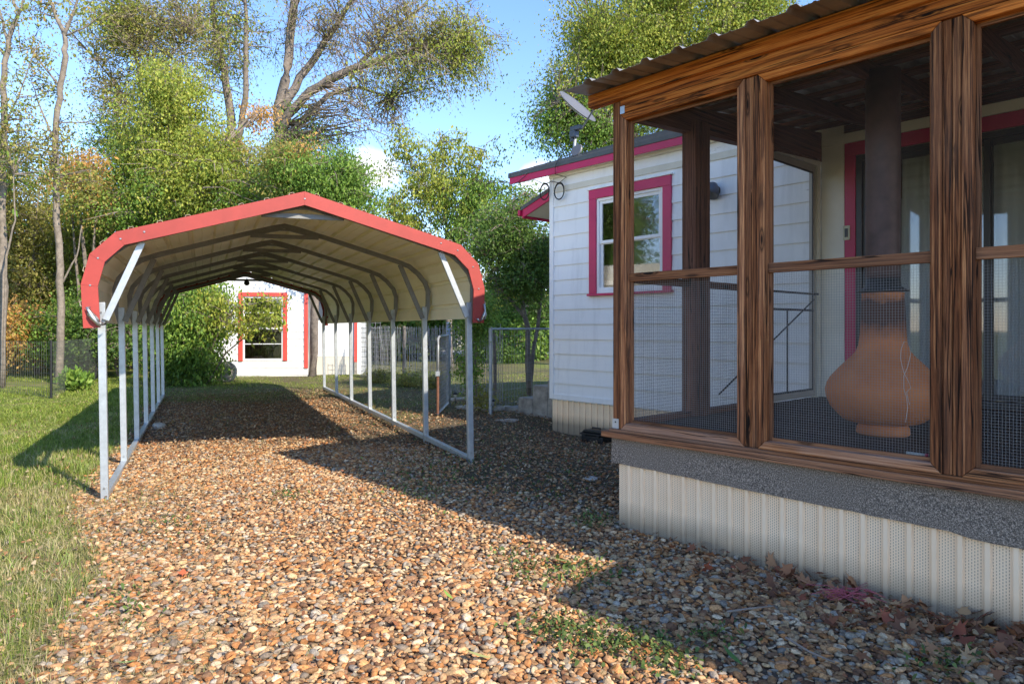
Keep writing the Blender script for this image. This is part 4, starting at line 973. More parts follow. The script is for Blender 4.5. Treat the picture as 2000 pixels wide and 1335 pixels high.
tag(o, 'dark weathered wooden stake just right of the round steel fence post', 'stake')
# vertical-wire fence behind the gate, running to the shed
e0 = (-4.85, 22.0)
mesh_fence('tall_wire_fence', 'old fence of closely spaced upright wires between the lean-to and the gate', [e0, (-3.1, 19.6), (-.95, 15.6), (-.2, 14.2)], 1.55, .075, [0, .4, .8, 1.2, 1.5], .006, 'wire', posts=[(-3.1, 19.6), (-.95, 15.6)], pr=.045, pmat='palebark', pz=1.6, wob=.02)
def grid_panel(x, y, w_, h, rz, lab, g=.15):
    t = thing('grid_fence', lab, 'wire fence', (x, y, 0), rz, group=None); m = MB()
    for i in range(int(w_/g)+1): m.tube([(i*g, 0, .05), (i*g, 0, h)], .007, 4, False)
    for j in range(int(h/g)+1): m.tube([(0, 0, .05+j*g), (w_, 0, .05+j*g)], .007, 4, False)
    m.build('grid', 'wire', t)
grid_panel(-4.72, 21.3, .62, 1.75, .1, 'upright square grid wire panel next to the lean-to corner')
grid_panel(-4.15, 21.0, .5, 1.6, -.1, 'second square grid wire panel leaning right of the first by the lean-to', .14)
# solar path lights
for px, py, lab in ((889, 790, 'small solar path light standing by the gate post'), (962, 806, 'small solar path light standing by the round steel fence post')):
    g = gnd(px, py); t = thing('path_light', lab, 'path light', (g.x, g.y, g.z), group='solar path lights')
    MB().tube([(0, 0, -.05), (0, 0, .14)], .008, 6).build('stake', 'black', t)
    MB().lathe([(0, .14), (.024, .14), (.032, .21), (0, .21)], 14).build('lens', 'white', t, smooth=True)
    MB().lathe([(0, .211), (.05, .211), (.045, .235), (.02, .25), (0, .25)], 14).build('cap', 'black', t, smooth=True)
# far yard: chain link fence and pale drive
mesh_fence('chain_link_fence', 'distant chain link fence beyond the sunlit yard behind the house', [(-2.2, 36), (6, 36.5), (14, 37)], 1.25, .25, [], .008, 'wire', rail=True, diamond=True, pr=.035)
o = MB().add([(-30, 40, .012), (60, 40, .012), (60, 47, .012), (-30, 47, .012)], [(0, 1, 2, 3)]).build('road', 'roadmat' if 'roadmat' in M else 'stone', None); tag(o, kind='structure')
nb = thing('neighbour_house', 'pale distant house seen through the trees behind the chain link fence', 'house', (1.5, 56, 0), .1)
MB().box((-6, 0, 0), (6, 7, 2.9)).build('wall', 'cream', nb); MB().prism([(-.6, 2.8), (3.5, 4.6), (7.6, 2.8)], -6.5, 6.5, 0, 'yz').build('roof', 'shingle', nb)
for x in (-3.5, 0, 3.2):
    w_ = MB().box((x-.6, -.04, 1.0), (x+.6, -.005, 2.2)).build('window', 'darkframe', nb); frame4(MB(), x-.7, x+.7, .9, 2.3, .1, -.06, -.041).build('frame', 'white', w_)
# sticks on the gravel
for i, (pts, lab) in enumerate((([(750, 1001), (768, 1010), (790, 1030), (812, 1032)], 'thin dark twig curving over the sunlit gravel'), ([(1535, 1262), (1580, 1290), (1630, 1312)], 'pale bent twig among leaves at the lower right'), ([(1420, 1210), (1480, 1202), (1510, 1199)], 'straight thin twig lying on shaded gravel near the skirting'))):
    P = [gnd(*p)+Vector((0, 0, .045)) for p in pts]; o = MB().tube(P, [.006-.001*k for k in range(len(P))], 6).build('twig', 'twig', None); tag(o, lab, 'twig')
def oneleaf(px, py, s, col, lab, shape=None, rz=0):
    g = gnd(px, py); sh_ = STAR if shape is None else shape; v = sh_*s; me = np.arange(len(v))[None]
    o = npmesh('leaf', v, me, np.repeat(np.array([col]), len(v), 0), 'litter'); o.location = (g.x, g.y, g.z+.045); o.rotation_euler = (.25, .1, rz)
    tag(o, lab, 'leaf')
BL = np.array([(0, -.7, .1), (.16, -.35, .03), (.2, 0, 0), (.14, .35, .03), (0, .75, .1), (-.1, .35, .04), (-.14, 0, .02), (-.1, -.35, .04)])
oneleaf(1095, 1107, .12, (.30, .36, .12), 'long pale green leaf curled on the sunlit gravel', BL, 1.7)
oneleaf(875, 1177, .07, (.24, .40, .08), 'small bright green leaf on gravel at the picture centre bottom', BL, .7)
oneleaf(935, 1298, .10, (.40, .42, .16), 'yellow green narrow leaf near the bottom edge of the gravel', BL, 1.5)
oneleaf(1430, 1300, .10, (.10, .20, .05), 'green leaf beside the pale bent twig', BL, .4)
oneleaf(245, 1312, .07, (.24, .38, .12), 'pale green leaf at the lower left on the gravel', BL, 2.4)
oneleaf(357, 1132, .07, (.58, .14, .06), 'bright red lobed leaf on the sunlit gravel at the left', None, .4)
oneleaf(850, 1210, .09, (.50, .23, .10), 'orange brown lobed leaf below the small bright green leaf', None, 1.4)
oneleaf(1672, 1250, .09, (.28, .20, .05), 'olive brown round leaf among the drift at the lower right', None, 2.2)
oneleaf(1575, 1150, .15, (.52, .27, .15), 'largest tan lobed leaf lying before the skirting', None, .9)

g = gnd(1655, 1183); mb = MB()
for _ in range(46):
    a = Vector((random.gauss(0, .07), random.gauss(0, .035), .05+random.random()*.035)); d_ = Vector((random.gauss(0, .06), random.gauss(0, .035), 0)); mb.tube([a-d_, a+Vector((0, 0, random.random()*.02)), a+d_], .0016, 4, False)
M['net'] = simple('red plastic netting', (.40, .09, .12), .5)
o = mb.build('red_netting', 'net', None); o.location = g; tag(o, 'tangle of dull red plastic netting among dead leaves by the skirting', 'netting', kind='stuff')
# ------------------------------------------------------------------ TREES
PAL = {
 'yg': [(.50, .47, .09), (0.270, 0.350, 0.046), (0.365, 0.420, 0.065), (0.189, 0.280, 0.039), (0.459, 0.462, 0.078), (0.135, 0.210, 0.033)],
 'gr': [(0.135, 0.252, 0.039), (0.203, 0.336, 0.052), (0.095, 0.182, 0.033), (0.284, 0.392, 0.065)],
 'dk': [(0.081, 0.154, 0.026), (0.121, 0.210, 0.039), (0.054, 0.112, 0.023), (0.189, 0.280, 0.052)],
 'ol': [(0.257, 0.252, 0.052), (0.351, 0.336, 0.078), (0.176, 0.196, 0.039), (0.432, 0.364, 0.117)],
 'or': [(.42, .28, .08), (0.675, 0.308, 0.078), (0.567, 0.364, 0.104), (0.756, 0.420, 0.156), (0.378, 0.308, 0.078)],
 'mx': [(0.230, 0.294, 0.052), (0.351, 0.364, 0.078), (0.149, 0.210, 0.039), (0.486, 0.280, 0.091), (0.432, 0.420, 0.104)],
}
def leaves_np(C, spread, per, size, pal, droop=.5):
    n = len(C)*per
    P = np.repeat(C, per, 0)+rng.normal(0, 1, (n, 3))*np.repeat(spread, per)[:, None]*np.array([1, 1, .8])
    s = size*np.exp(rng.normal(0, .25, n))
    # leaf direction
    d = rng.normal(0, 1, (n, 3)); d[:, 2] -= droop*2; d /= np.linalg.norm(d, axis=1)[:, None]
    q = rng.normal(0, 1, (n, 3)); w = np.cross(d, q); w /= np.linalg.norm(w, axis=1)[:, None]
    nn = np.cross(d, w)
    V = np.stack([P, P+d*s[:, None]*.45+w*s[:, None]*.26+nn*s[:, None]*.05, P+d*s[:, None], P+d*s[:, None]*.45-w*s[:, None]*.26+nn*s[:, None]*.05], 1).reshape(-1, 3)
    pal = np.array(PAL[pal]); pal = pal*.65+pal.mean(0)*.35; clump = rng.integers(0, len(pal), len(C))
    idx = np.where(rng.uniform(size=n) < .55, np.repeat(clump, per), rng.integers(0, len(pal), n))
    c = pal[idx]*rng.uniform(.75, 1.25, (n, 1)); i = np.arange(n)*4
    return V, np.stack([i, i+1, i+2, i+3], 1), np.repeat(c, 4, 0)
def tree(name, label, cat, Y, limbs, crowns, leaf=.10, bark='bark', group=None, twl=.5, twr=.006, droop=.5, twigs=3, conn=True, base=None):
    """limbs: [(px,py,dY,r)...]; crowns: (px,py,dY,rx,ry,rd,nclump,per,pal,spread)"""
    L = [[(at(p[0], p[1], Y+p[2]), p[3]) for p in l] for l in limbs]
    for k, l in enumerate(L):      # stems that leave the ground start in it
        if k == 0 or limbs[k][0][1] >= 675: l[0][0].z = float(gz(l[0][0].x, l[0][0].y))-.06
    b0 = L[0][0][0].copy() if base is None else Vector(base); b0.z = float(gz(b0.x, b0.y))
    t = thing(name, label, cat, b0, group=group)
    tr = MB(); sk = []
    for l in L:
        pts = [p-b0 for p, r in l]; rs = [r for p, r in l]
        # subdivide with wobble
        P = []; Rr = []
        for i in range(len(pts)-1):
            for k in range(4):
                u = k/4; q = pts[i].lerp(pts[i+1], u); j = rs[i]*.25 if (i or k) else 0
                P.append(q+Vector((random.gauss(0, j), random.gauss(0, j), 0))); Rr.append(lerp(rs[i], rs[i+1], u))
        P.append(pts[-1]); Rr.append(rs[-1]); tr.tube(P, Rr, 9); sk += [(p, r) for p, r in zip(P, Rr)]
    tr.build('trunk', bark, t, smooth=True)
    SK = np.array([tuple(p) for p, r in sk]); br = MB(); VV = []; FF = []; CC = []; base_i = 0
    for (px, py, dY, rx, ry, rd, nc, per, pal, spread) in crowns:
        c = at(px, py, Y+dY)-b0; rx_, ry_ = rx/F*(Y+dY), ry/F*(Y+dY)
        u = rng.normal(size=(nc, 3)); u /= np.linalg.norm(u, axis=1)[:, None]; rr = rng.uniform(.02, 1, nc)**.5*1.12+rng.normal(0, .13, nc)
        rr = rr*(1+.22*np.sin(u@np.array([5., 3., 4.])+px)); Cn = np.array(c)+u*rr[:, None]*np.array([rx_, rd, ry_])
        Cn[:, 2] = np.maximum(Cn[:, 2], .12-0*Cn[:, 2])
        pts_leaf = []
        for q in Cn:
            if conn:
                dd = np.linalg.norm((SK-q)*np.array([1, 1, 1.0]), axis=1)+np.maximum(0, SK[:, 2]-q[2])*.9; j = int(np.argmin(dd)); s0 = Vector(SK[j])
            else: s0 = Vector(q)+Vector((0, 0, -spread*2))
            e = Vector(q); dist = (e-s0).length
            mid = s0.lerp(e, .5)+Vector((random.gauss(0, .12), random.gauss(0, .12), random.uniform(0, .22)))*dist
            path = [s0, s0.lerp(mid, .6), mid, mid.lerp(e, .5)+Vector((0, 0, .05*dist)), e]
            r0 = min(.05, .008+.012*dist); br.tube(path, [r0, r0*.8, r0*.6, r0*.4, twr], 4, False)
            for _ in range(twigs):
                a = mid.lerp(e, random.uniform(.2, 1)); d = Vector((random.gauss(0, 1), random.gauss(0, 1), random.gauss(-.3*droop, .7))).normalized()*twl*random.uniform(.5, 1.2)
                b2 = a+d+Vector((0, 0, -.15*droop*twl)); br.tube([a, a.lerp(b2, .5)+Vector((0, 0, .06)), b2], [twr, twr*.7, twr*.4], 3, False)
                for z in (.35, .7, 1.0): pts_leaf.append(tuple(a.lerp(b2, z)))
        pl = np.array(pts_leaf) if len(pts_leaf) else Cn
        if per > 0:
            V, Fc, Cc = leaves_np(pl, np.full(len(pl), spread*(1.15 if per <= 5 else 1.5)), max(1, int(round(per*1.45))), leaf*.74, pal, droop)
            VV.append(V); FF.append(Fc+base_i); CC.append(Cc); base_i += len(V)
    br.build('branches', 'twig' if bark == 'bark' else bark, t)
    if VV:
        V = np.vstack(VV); V[:, 2] = np.maximum(V[:, 2], .01)
        npmesh('foliage', V, np.vstack(FF), np.vstack(CC), 'leaf', t); print(name, 'leaves', len(V)//4)
    return t
# crown tuple: px,py,dY,rx,ry,rd,nclump,per(leaves per twig point),pal,spread
tree('big_tree', 'tallest tree behind the carport, long right limb with drooping grey twigs and sparse leaves', 'tree', 29,
  [[(500, 660, 0, 0.40), (505, 520, 0, 0.34), (520, 400, 0, 0.32), (535, 310, 0, 0.29), (548, 230, 0, 0.24), (562, 130, 0, 0.19), (572, 40, .5, .18), (585, -120, 1, .10)],
   [(540, 260, 0, 0.21), (590, 190, -.3, 0.18), (660, 145, -.6, .18), (740, 118, -.8, .14), (810, 95, -1, .10), (880, 72, -1, .06), (945, 50, -1, .02)],
   [(552, 215, 0, .20), (600, 130, .5, .16), (650, 60, .8, .12), (700, -20, 1, .08), (740, -110, 1, .04)],
   [(530, 330, 0, .2), (570, 255, 1, .16), (640, 185, 1.2, .11), (700, 170, 1.2, .07), (760, 190, 1.2, .03)],
   [(700, 128, -.7, .10), (760, 60, 0, .07), (830, 10, .2, .04), (870, -50, .2, .02)],
   [(505, 520, 0, 0.19), (470, 380, .5, .20), (455, 260, .5, .19), (440, 160, .5, .16), (425, 60, .5, .12), (400, -60, .5, .07)],
   [(462, 300, .5, .14), (478, 190, 0, .12), (482, 90, 0, .1), (478, -20, 0, .06)]],
  [(900, 90, -1, 65, 75, 1.2, 95, 4, 'yg', .16), (820, 60, -.5, 95, 70, 1.5, 110, 2, 'ol', .2), (720, 60, 0, 110, 80, 1.8, 119, 1, 'ol', .2), (800, 150, -1, 110, 45, 1.2, 80, 2, 'yg', .18),
   (690, 195, -.5, 100, 55, 1.4, 73, 1, 'ol', .18), (720, 235, -.5, 45, 45, 1.0, 20, 1, 'ol', .2), (620, 40, 0, 80, 80, 1.8, 82, 1, 'ol', 0.18), (430, 70, .5, 75, 110, 1.8, 150, 3, 'yg', .2),
   (560, 270, 0, 50, 70, 1.2, 55, 2, 'gr', .16), (640, 280, 0, 55, 50, 1.2, 40, 2, 'gr', .18), (700, -90, 0, 220, 70, 2.5, 110, 3, 'yg', .25), (420, -90, 0, 120, 60, 2, 60, 4, 'yg', .25), (520, 340, 0, 50, 50, 1.2, 20, 2, 'or', .2), (780, 225, -1, 60, 40, .8, 17, 1, 'ol', .14)],
  leaf=.14, twl=1.0, twr=.013, droop=1.0, twigs=4)
tree('hackberry_tree', 'dense yellow green tree rising behind the left half of the carport roof', 'tree', 23,
  [[(345, 700, 0, .24), (350, 560, 0, .20), (342, 420, 0, .17), (345, 300, 0, .13), (338, 200, 0, .07), (335, 130, 0, .03)], [(345, 430, 0, .10), (400, 330, -.4, .07), (440, 280, -.6, .03)], [(345, 450, 0, .1), (290, 360, .3, .07), (250, 300, .3, .03)]],
  [(335, 190, 0, 60, 70, 1.3, 90, 9, 'yg', .16), (345, 290, 0, 105, 90, 1.9, 230, 9, 'yg', .18), (410, 370, -.5, 120, 85, 1.8, 230, 9, 'yg', .18), (290, 400, 0, 110, 90, 1.8, 200, 9, 'gr', .18), (380, 480, .5, 150, 70, 1.5, 130, 9, 'dk', .2), (500, 390, 0, 90, 55, 1.5, 110, 9, 'gr', .18), (470, 290, .5, 22, 24, .5, 10, 5, 'or', .16), (520, 215, .5, 18, 16, .4, 8, 8, 'or', .12)],
  leaf=.125, twl=.4, twr=.006, droop=.9)
tree('low_tree', 'leafy light green tree spreading right above the carport peak', 'tree', 21,
  [[(610, 690, 1, .14), (615, 540, 1, .12), (620, 430, .5, .10), (640, 380, 0, .06), (680, 330, 0, .03)], [(618, 470, .5, .08), (580, 380, 0, .06), (560, 330, 0, .03)]],
  [(665, 350, 0, 65, 45, 1.1, 90, 8, 'gr', .15), (600, 350, 0, 75, 55, 1.3, 100, 8, 'gr', .16), (560, 310, 0, 50, 45, 1, 50, 7, 'ol', .15), (680, 420, 0, 70, 50, 1, 70, 8, 'gr', .16), (600, 290, 0, 30, 25, .6, 12, 5, 'or', .18)],
  leaf=.12, twl=.4, droop=.9)
tree('young_elm', 'slender many stemmed tree with sparse hanging leaves right of the carport peak', 'tree', 26,
  [[(880, 690, 0, .13), (876, 560, 0, .11), (872, 450, 0, .06), (868, 370, 0, .045), (862, 290, 0, .02), (858, 250, 0, .01)], [(874, 480, 0, .05), (905, 400, 0, .04), (935, 330, 0, .025), (950, 280, 0, .01)], [(872, 430, 0, .04), (830, 370, 0, .03), (800, 310, 0, .02), (775, 265, 0, .01)], [(874, 520, 0, .04), (820, 450, 0, .03), (770, 420, 0, .015)]],
  [(850, 300, 0, 110, 50, 1.2, 75, 4, 'yg', .11), (870, 370, 0, 120, 60, 1.3, 95, 5, 'yg', .12), (800, 420, 0, 80, 55, 1, 55, 5, 'yg', .12), (930, 400, 0, 65, 90, 1, 80, 6, 'gr', .13), (880, 480, 0, 90, 55, 1, 60, 6, 'dk', .14)],
  leaf=.15, bark='palebark', twl=.46, twr=.007, droop=1.3)
tree('dark_shrub_tree', 'dark green bushy tree left of the house corner', 'tree', 15.5,
  [[(1035, 730, 0, .07), (1030, 640, 0, .06), (1015, 560, 0, .05), (1000, 480, 0, .03), (990, 420, 0, .015)], [(1032, 680, 0, .05), (1055, 590, .2, .04), (1060, 500, .2, .02)], [(1025, 620, 0, .04), (975, 560, 0, .025), (950, 500, 0, .012)]],
  [(1010, 480, 0, 75, 65, .9, 150, 8, 'dk', .11), (1000, 545, 0, 58, 42, .8, 75, 6, 'dk', .11), (1050, 510, 0, 45, 60, .8, 85, 7, 'dk', .11), (950, 440, .4, 45, 55, .6, 45, 5, 'gr', .11), (1040, 400, .5, 45, 35, .6, 35, 6, 'gr', .12)],
  leaf=.085, twl=.28, twr=.005)
tree('elm_tree', 'large yellow green tree behind the house roof', 'tree', 25,
  [[(1330, 700, 0, .45), (1330, 450, 0, .38), (1320, 300, 0, .32), (1300, 200, 0, .22), (1280, 100, 0, .14), (1270, 0, 0, .07)], [(1325, 350, 0, .2), (1230, 260, -.5, .14), (1150, 220, -.8, .08), (1090, 200, -1, .03)], [(1320, 280, 0, .2), (1400, 150, 0, .12), (1460, 40, 0, .06)], [(1300, 220, 0, .12), (1220, 130, 0, .09), (1170, 70, 0, .04)]],
  [(1250, 70, 0, 130, 90, 2.4, 300, 9, 'yg', .19), (1150, 150, 0, 75, 80, 1.7, 130, 8, 'yg', .18), (1090, 240, 0, 65, 60, 1.2, 75, 7, 'gr', .17), (1160, 270, 0, 100, 60, 1.5, 120, 7, 'gr', .19), (1400, 40, 0, 140, 90, 2.4, 280, 9, 'yg', .2), (1300, 180, 0, 160, 90, 2.2, 200, 8, 'yg', .2), (1160, 60, 0, 50, 45, 1.2, 50, 7, 'yg', .17), (1300, -60, 0, 190, 60, 2.4, 140, 8, 'yg', .22), (1490, 10, 0, 60, 60, 1.5, 60, 7, 'yg', .2)],
  leaf=.13, twl=.45, twr=.007, droop=.8)
tree('thin_tree', 'tall pale slender trunk forking high above the left lawn', 'tree', 19,
  [[(114, 700, 0, .10), (118, 600, 0, .095), (116, 500, 0, .09), (110, 400, 0, .085), (108, 290, 0, .08), (116, 190, 0, .075), (127, 110, 0, .075), (125, 65, 0, .06), (108, 25, 0, .045), (84, -30, 0, .03)], [(125, 70, 0, .045), (140, 35, 0, .04), (150, 5, 0, .03), (165, -40, 0, .02)], [(128, 70, 0, .03), (165, 55, 0, .02), (205, 25, 0, .01)], [(114, 165, 0, .03), (85, 130, 0, .025), (60, 95, 0, .02), (40, 100, 0, .01)], [(109, 280, 0, .03), (75, 200, .2, .02), (60, 150, .2, .01)], [(118, 560, 0, .03), (150, 500, 0, .02), (160, 440, 0, .01)]],
  [(70, 140, 0, 50, 50, .8, 18, 5, 'mx', .12), (100, 20, 0, 90, 40, 1, 22, 4, 'mx', .12), (100, 260, 0, 70, 60, 1, 20, 4, 'ol', .12), (130, 330, 0, 60, 50, 1, 24, 5, 'mx', .14)],
  leaf=.12, bark='palebark', twl=.5, twr=.007, twigs=2)
tree('leaning_tree', 'thin trunk at the left picture edge with wavy forks against the sky', 'tree', 18,
  [[(2, 720, 0, .11), (6, 560, 0, .10), (4, 400, 0, .09), (8, 260, 0, .085), (6, 170, 0, .075), (18, 75, 0, .06), (36, 25, 0, .045), (20, -10, 0, .03)], [(16, 85, 0, .04), (2, 30, 0, .03), (-10, -20, 0, .02)], [(36, 30, 0, .03), (55, -20, 0, .02)], [(10, 110, 0, .03), (-20, 70, 0, .02)], [(8, 250, 0, .025), (35, 190, 0, .018), (70, 95, 0, .01)], [(4, 380, 0, .04), (-25, 330, 0, .02)], [(6, 700, -.5, .03), (12, 500, -.5, .028), (30, 430, -.5, .02), (26, 340, -.5, .012)]],
  [(10, 60, 0, 60, 60, .8, 16, 4, 'mx', .11), (30, 210, 0, 60, 60, .9, 24, 5, 'mx', .12), (-10, 330, 0, 70, 80, 1, 40, 6, 'gr', .14), (50, 290, 0, 60, 50, 1, 30, 4, 'ol', .13)],
  leaf=.11, bark='palebark', twl=.45, twr=.006, twigs=2)
tree('twiggy_tree', 'greyish bare twigged tree top left of the tallest tree', 'tree', 26,
  [[(262, 700, 0, .20), (270, 500, 0, .16), (262, 350, 0, .13), (280, 230, 0, .10), (270, 130, 0, .07), (250, 40, 0, .04), (230, -40, 0, .02)], [(275, 240, 0, .06), (230, 170, 0, .04), (190, 120, 0, .02)], [(272, 180, 0, .05), (330, 110, 0, .03), (370, 70, 0, .015)]],
  [(290, 90, 0, 110, 70, 1.8, 130, 2, 'ol', .2), (230, 40, 0, 90, 55, 1.6, 90, 4, 'yg', .2), (220, 180, 0, 60, 60, 1.3, 55, 3, 'ol', .2), (330, 20, 0, 90, 60, 1.6, 60, 2, 'ol', .2), (230, 270, 0, 80, 50, 1.3, 60, 4, 'gr', .2)],
  leaf=.13, twl=.8, twr=.010, droop=.4, twigs=5)
# thicket along the left: individual shrubs and small trees
for i, (px, Y, top, rx, nc, pal, lab) in enumerate((
  (30, 24, 330, 85, 300, 'ol', 'olive green thicket shrub at the far left behind the lawn'),
  (110, 27, 330, 90, 300, 'mx', 'autumn tinted thicket tree behind the pale slender trunk'),
  (190, 25, 340, 80, 280, 'yg', 'yellow green small tree left of the carport corner, behind the lawn'),
  (165, 22, 300, 45, 46, 'or', 'orange leaved sapling showing above the thicket at left'),
  (255, 26, 420, 85, 250, 'gr', 'green thicket tree seen over the left curve of the carport'),
  (75, 22, 620, 60, 90, 'mx', 'low reddish shrub at the edge of the left lawn'),
  (150, 21.5, 600, 60, 110, 'gr', 'low green shrub beyond the dark fence post'),
  (235, 21, 560, 60, 130, 'dk', 'dark green shrub seen between the left carport posts'),
  (5, 21, 600, 45, 80, 'or', 'red and yellow shrub at the left picture edge'),
  (-40, 25, 300, 60, 200, 'gr', 'green thicket tree cut by the left picture edge'))):
    H_ = 690-top; cy = (690+top)/2
    cr = [(px, cy-H_*.18, 0, rx, H_*.36, 1.5, nc//2, 8, pal, .19), (px, cy+H_*.22, 0, rx*1.05, H_*.32, 1.5, nc//2, 8, pal, .19)]
    if pal == 'or' and top < 400: cr = [(px, top+30, 0, rx, 35, .8, 34, 7, 'or', .14), (px+25, top+95, 0, rx, 50, .8, 30, 6, 'mx', .16)]
    tree('thicket_shrub', lab, 'shrub', Y, [[(px, 695, 0, .10), (px+random.uniform(-8, 8), lerp(690, top, .4), 0, .07), (px+random.uniform(-15, 15), lerp(690, top, .85), 0, .02)], [(px, 690, 0, .06), (px-rx*.4, lerp(690, top, .5), .3, .04), (px-rx*.6, lerp(690, top, .8), .3, .01)], [(px, 680, 0, .06), (px+rx*.4, lerp(690, top, .5), -.3, .04), (px+rx*.5, lerp(690, top, .8), -.3, .01)]], cr, leaf=.13, twl=.45, group='thicket along the left lawn', twigs=3, twr=.008)
tree('window_bush', 'leafy green bush in front of the shed window', 'bush', 18.6,
  [[(385, 752, 0, .05), (380, 690, 0, .045), (385, 620, 0, .035), (400, 560, 0, .015)], [(390, 750, 0, .04), (420, 660, -.3, .03), (460, 600, -.5, .02), (540, 585, -.6, .008)], [(380, 750, 0, .04), (345, 680, 0, .03), (330, 610, 0, .01)], [(400, 740, 0, .03), (440, 690, -.4, .02), (500, 640, -.6, .012), (560, 650, -.6, .005)]],
  [(378, 640, 0, 50, 85, 1.1, 210, 8, 'gr', .13), (345, 690, 0, 45, 55, .9, 110, 8, 'dk', .13), (402, 605, 0, 34, 38, .8, 60, 7, 'yg', .12), (465, 605, -.4, 50, 24, .5, 15, 4, 'yg', .10), (510, 630, -.5, 45, 18, .3, 16, 4, 'yg', .09), (530, 590, -.5, 22, 12, .2, 7, 4, 'yg', .08)],
  leaf=.125, twl=.28, twr=.005, droop=1)
tree('gate_vine', 'bright green upright shrub growing beside the right front leg of the carport', 'shrub', 12.6,
  [[(930, 795, 0, .02), (928, 700, 0, .018), (932, 620, 0, .012), (935, 570, 0, .006)], [(925, 790, 0, .012), (912, 740, 0, .009), (908, 700, 0, .005)]],
  [(930, 620, 0, 28, 60, .35, 60, 6, 'gr', .07), (915, 720, 0, 22, 40, .3, 22, 5, 'gr', .07), (945, 770, 0, 26, 22, .3, 12, 4, 'ol', .06)],
  leaf=.07, twl=.16, twr=.003)
for i, (px, py, r, pal, lab) in enumerate(((745, 742, 20, 'ol', 'olive tuft of dry weeds by the upright wire fence, leftmost'), (800, 748, 26, 'mx', 'brown dry weed clump behind the second right carport leg'), (845, 752, 22, 'ol', 'dry weed clump left of the open gate'), (985, 700, 30, 'dk', 'dark hedge clump behind the pipe fence'))):
    Y = H*F/(py+6-640) if py > 720 else 30
    tree('weed_clump', lab, 'weeds', Y, [[(px, py+6, 0, .01), (px+3, py-r*.6, 0, .005)], [(px, py+6, 0, .01), (px-8, py-r*.5, 0, .004)]], [(px, py-4, 0, r*1.3, r*.6, .5, 50, 5, pal, .07 if Y < 28 else .2)], leaf=.06 if Y < 28 else .15, twl=.22, twr=.003)
# far row of trees closing the view
for i, (px, Y, top, rx, pal, lab) in enumerate(((960, 38, 560, 70, 'yg', 'sunny distant tree over the chain link fence, left'), (1040, 34, 590, 60, 'dk', 'dark distant bush near the chain link fence, right'), (840, 36, 560, 90, 'gr', 'distant green tree seen under the carport roof'), (720, 34, 600, 80, 'gr', 'dark distant bush behind the wire panels'), (1000, 33, 655, 60, 'gr', 'low dark hedge along the far chain link fence'), (640, 34, 420, 110, 'gr', 'distant green tree hidden behind the carport roof'), (1130, 40, 480, 120, 'yg', 'distant tree mostly hidden by the house'))):
    H_ = 668-top
    tree('distant_tree', lab, 'tree', Y, [[(px, 672, 0, .18), (px+4, lerp(668, top, .5), 0, .12), (px-4, lerp(668, top, .85), 0, .04)]], [(px, 668-H_*.55, 0, rx, H_*.5, 2, 110, 7, pal, .35)], leaf=.28, twl=.8, twr=.015, group='distant trees beyond the yard')
tree('sword_plant', 'spiky bright green plant tuft behind the left wire fence', 'plant', 16.6, [[(150, 752, 0, .02), (150, 742, 0, .01)]], [(150, 748, 0, 22, 6, .25, 30, 4, 'gr', .06)], leaf=.16, twl=.15, droop=-1.2)
# far wood on the left that reads as one mass
def wood_mass():
    C = []
    for _ in range(1500):
        X = random.uniform(-46, -5); Y = random.uniform(31, 40)+abs(X)*.12; C.append((X, Y, abs(random.gauss(0, 1))**.8*2.6*(1+.3*math.sin(X*1.1)+.2*math.sin(X*2.7))))
    V, Fc, Cc = leaves_np(np.array(C), np.full(len(C), .7), 34, .36, 'mx', .3); V[:, 2] = np.maximum(V[:, 2], 0); Cc = Cc*.8
    return npmesh('far_wood', V, Fc, Cc, 'leaf')
tag(wood_mass(), 'far mass of autumn woodland behind the left thicket', 'woodland', kind='stuff')

for i, (px, Y, top) in enumerate(((-420, 17, 150), (-700, 15, -50), (-1050, 13, -200), (-1700, 9.5, -500), (-2300, 8.5, -700))):
    tree('side_tree', ('round green tree left of the picture', 'tall tree further left of the picture', 'bushy tree beside the lawn out of the frame', 'tree west of the camera', 'green tree level with the camera at the far left')[i], 'tree', Y, [[(px, 740, 0, .15), (px, 600, 0, .12), (px+20, 400, 0, .08), (px, top+60, 0, .02)]], [(px, (top+640)/2, 0, 330, (640-top)/2, 1.8, 190, 7, 'gr', .26)], leaf=.2, twl=.6, twr=.01, group='trees outside the left of the picture')
# ------------------------------------------------------------------ LIGHT, SKY, CAMERA
d = Vector((-.990, .924, -1.0)).normalized()
sun = bpy.data.lights.new('sun', 'SUN'); sun.energy = 2.75; sun.angle = R(.55); sun.color = (1, .90, .75)
so = bpy.data.objects.new('sun', sun); COL.objects.link(so); so.rotation_euler = d.to_track_quat('-Z', 'Y').to_euler(); so.location = (20, -20, 25)
w = bpy.data.worlds.new('World'); S.world = w; w.use_nodes = True; nt = w.node_tree; bg = nt.nodes['Background']
sky = nt.nodes.new('ShaderNodeTexSky'); sky.sky_type = 'NISHITA'; sky.sun_disc = False; sky.sun_elevation = math.asin(-d.z); sky.sun_rotation = math.atan2(-d.x, -d.y)
sky.air_density = 1.0; sky.dust_density = .05; sky.ozone_density = 3.5; sky.altitude = 100
tc = nt.nodes.new('ShaderNodeTexCoord'); V = tc.outputs['Generated']
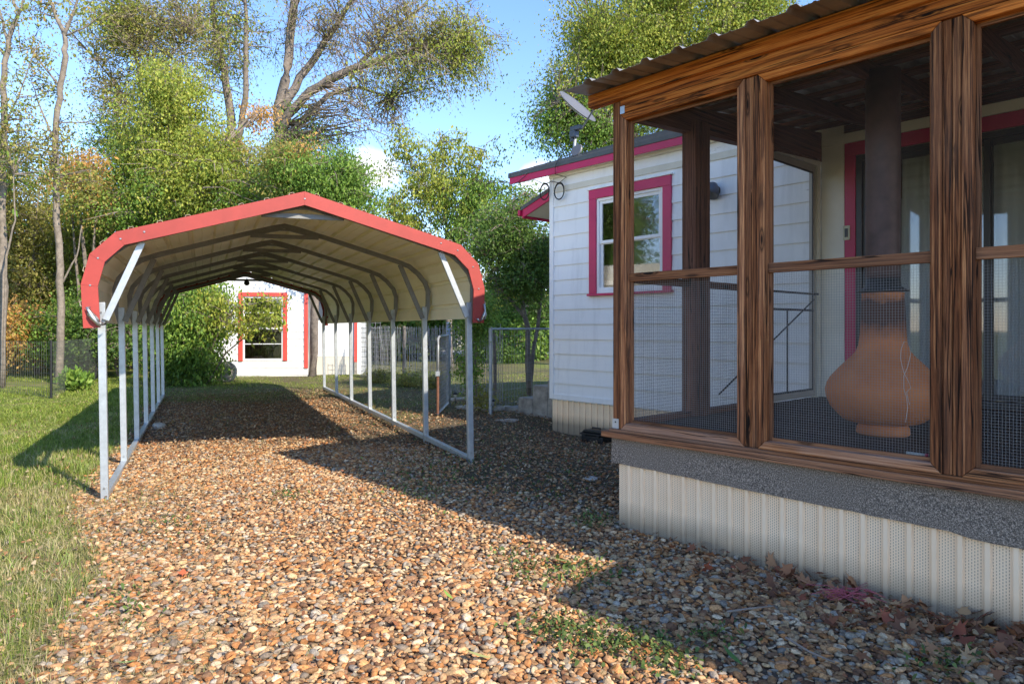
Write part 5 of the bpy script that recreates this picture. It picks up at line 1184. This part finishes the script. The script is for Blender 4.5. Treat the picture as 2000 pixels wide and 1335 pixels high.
def cloud(px, py, sx, sy, seed):
    c = Vector(((px-1000)/F, 1, (640-py)/F)).normalized()
    sb = nt.nodes.new('ShaderNodeVectorMath'); sb.operation = 'SUBTRACT'; nt.links.new(V, sb.inputs[0]); sb.inputs[1].default_value = c
    ml = nt.nodes.new('ShaderNodeVectorMath'); ml.operation = 'MULTIPLY'; nt.links.new(sb.outputs[0], ml.inputs[0]); ml.inputs[1].default_value = (1/sx, 1/sx, 1/sy)
    ln = nt.nodes.new('ShaderNodeVectorMath'); ln.operation = 'LENGTH'; nt.links.new(ml.outputs[0], ln.inputs[0])
    n = noise(nt, V, 9+seed, 7, .6)
    e = mth(nt, 'SUBTRACT', 1.35, mth(nt, 'ADD', ln.outputs['Value'], mth(nt, 'MULTIPLY', mth(nt, 'SUBTRACT', n, .5), 2.6)))
    cl = nt.nodes.new('ShaderNodeClamp'); nt.links.new(mth(nt, 'MULTIPLY', e, 1.6), cl.inputs[0]); return cl.outputs[0]
m = cloud(728, 335, .036, .022, 0)
for a in ((840, 365, .045, .012, 3), (1055, 352, .03, .022, 5)):
    m = mth(nt, 'MAXIMUM', m, mth(nt, 'MULTIPLY', cloud(*a), .85 if a[0] > 100 else .4))
hs_ = nt.nodes.new('ShaderNodeHueSaturation'); hs_.inputs['Saturation'].default_value = 1.1; nt.links.new(mix(nt, 1.0, sky.outputs[0], (.92, .85, .87), 'MULTIPLY'), hs_.inputs['Color'])
c = mix(nt, m, hs_.outputs[0], (3.2, 3.3, 3.5))
nt.links.new(c, bg.inputs['Color']); bg.inputs['Strength'].default_value = .145
cam = bpy.data.cameras.new('camera'); co = bpy.data.objects.new('camera', cam); COL.objects.link(co)
cam.sensor_width = 36; cam.lens = 36*F/2000; cam.shift_y = -27.5/2000; cam.clip_end = 2000; cam.clip_start = .05
co.location = (0, 0, H); co.rotation_euler = (PI/2, 0, 0); S.camera = co
S.view_settings.view_transform = 'Standard'; S.view_settings.look = 'None'; S.view_settings.gamma = 1; S.view_settings.exposure = 1.6
S.render.resolution_x = 1024; S.render.resolution_y = 683
S.cycles.max_bounces = 10; S.cycles.diffuse_bounces = 6; S.cycles.transmission_bounces = 6; S.cycles.transparent_max_bounces = 16
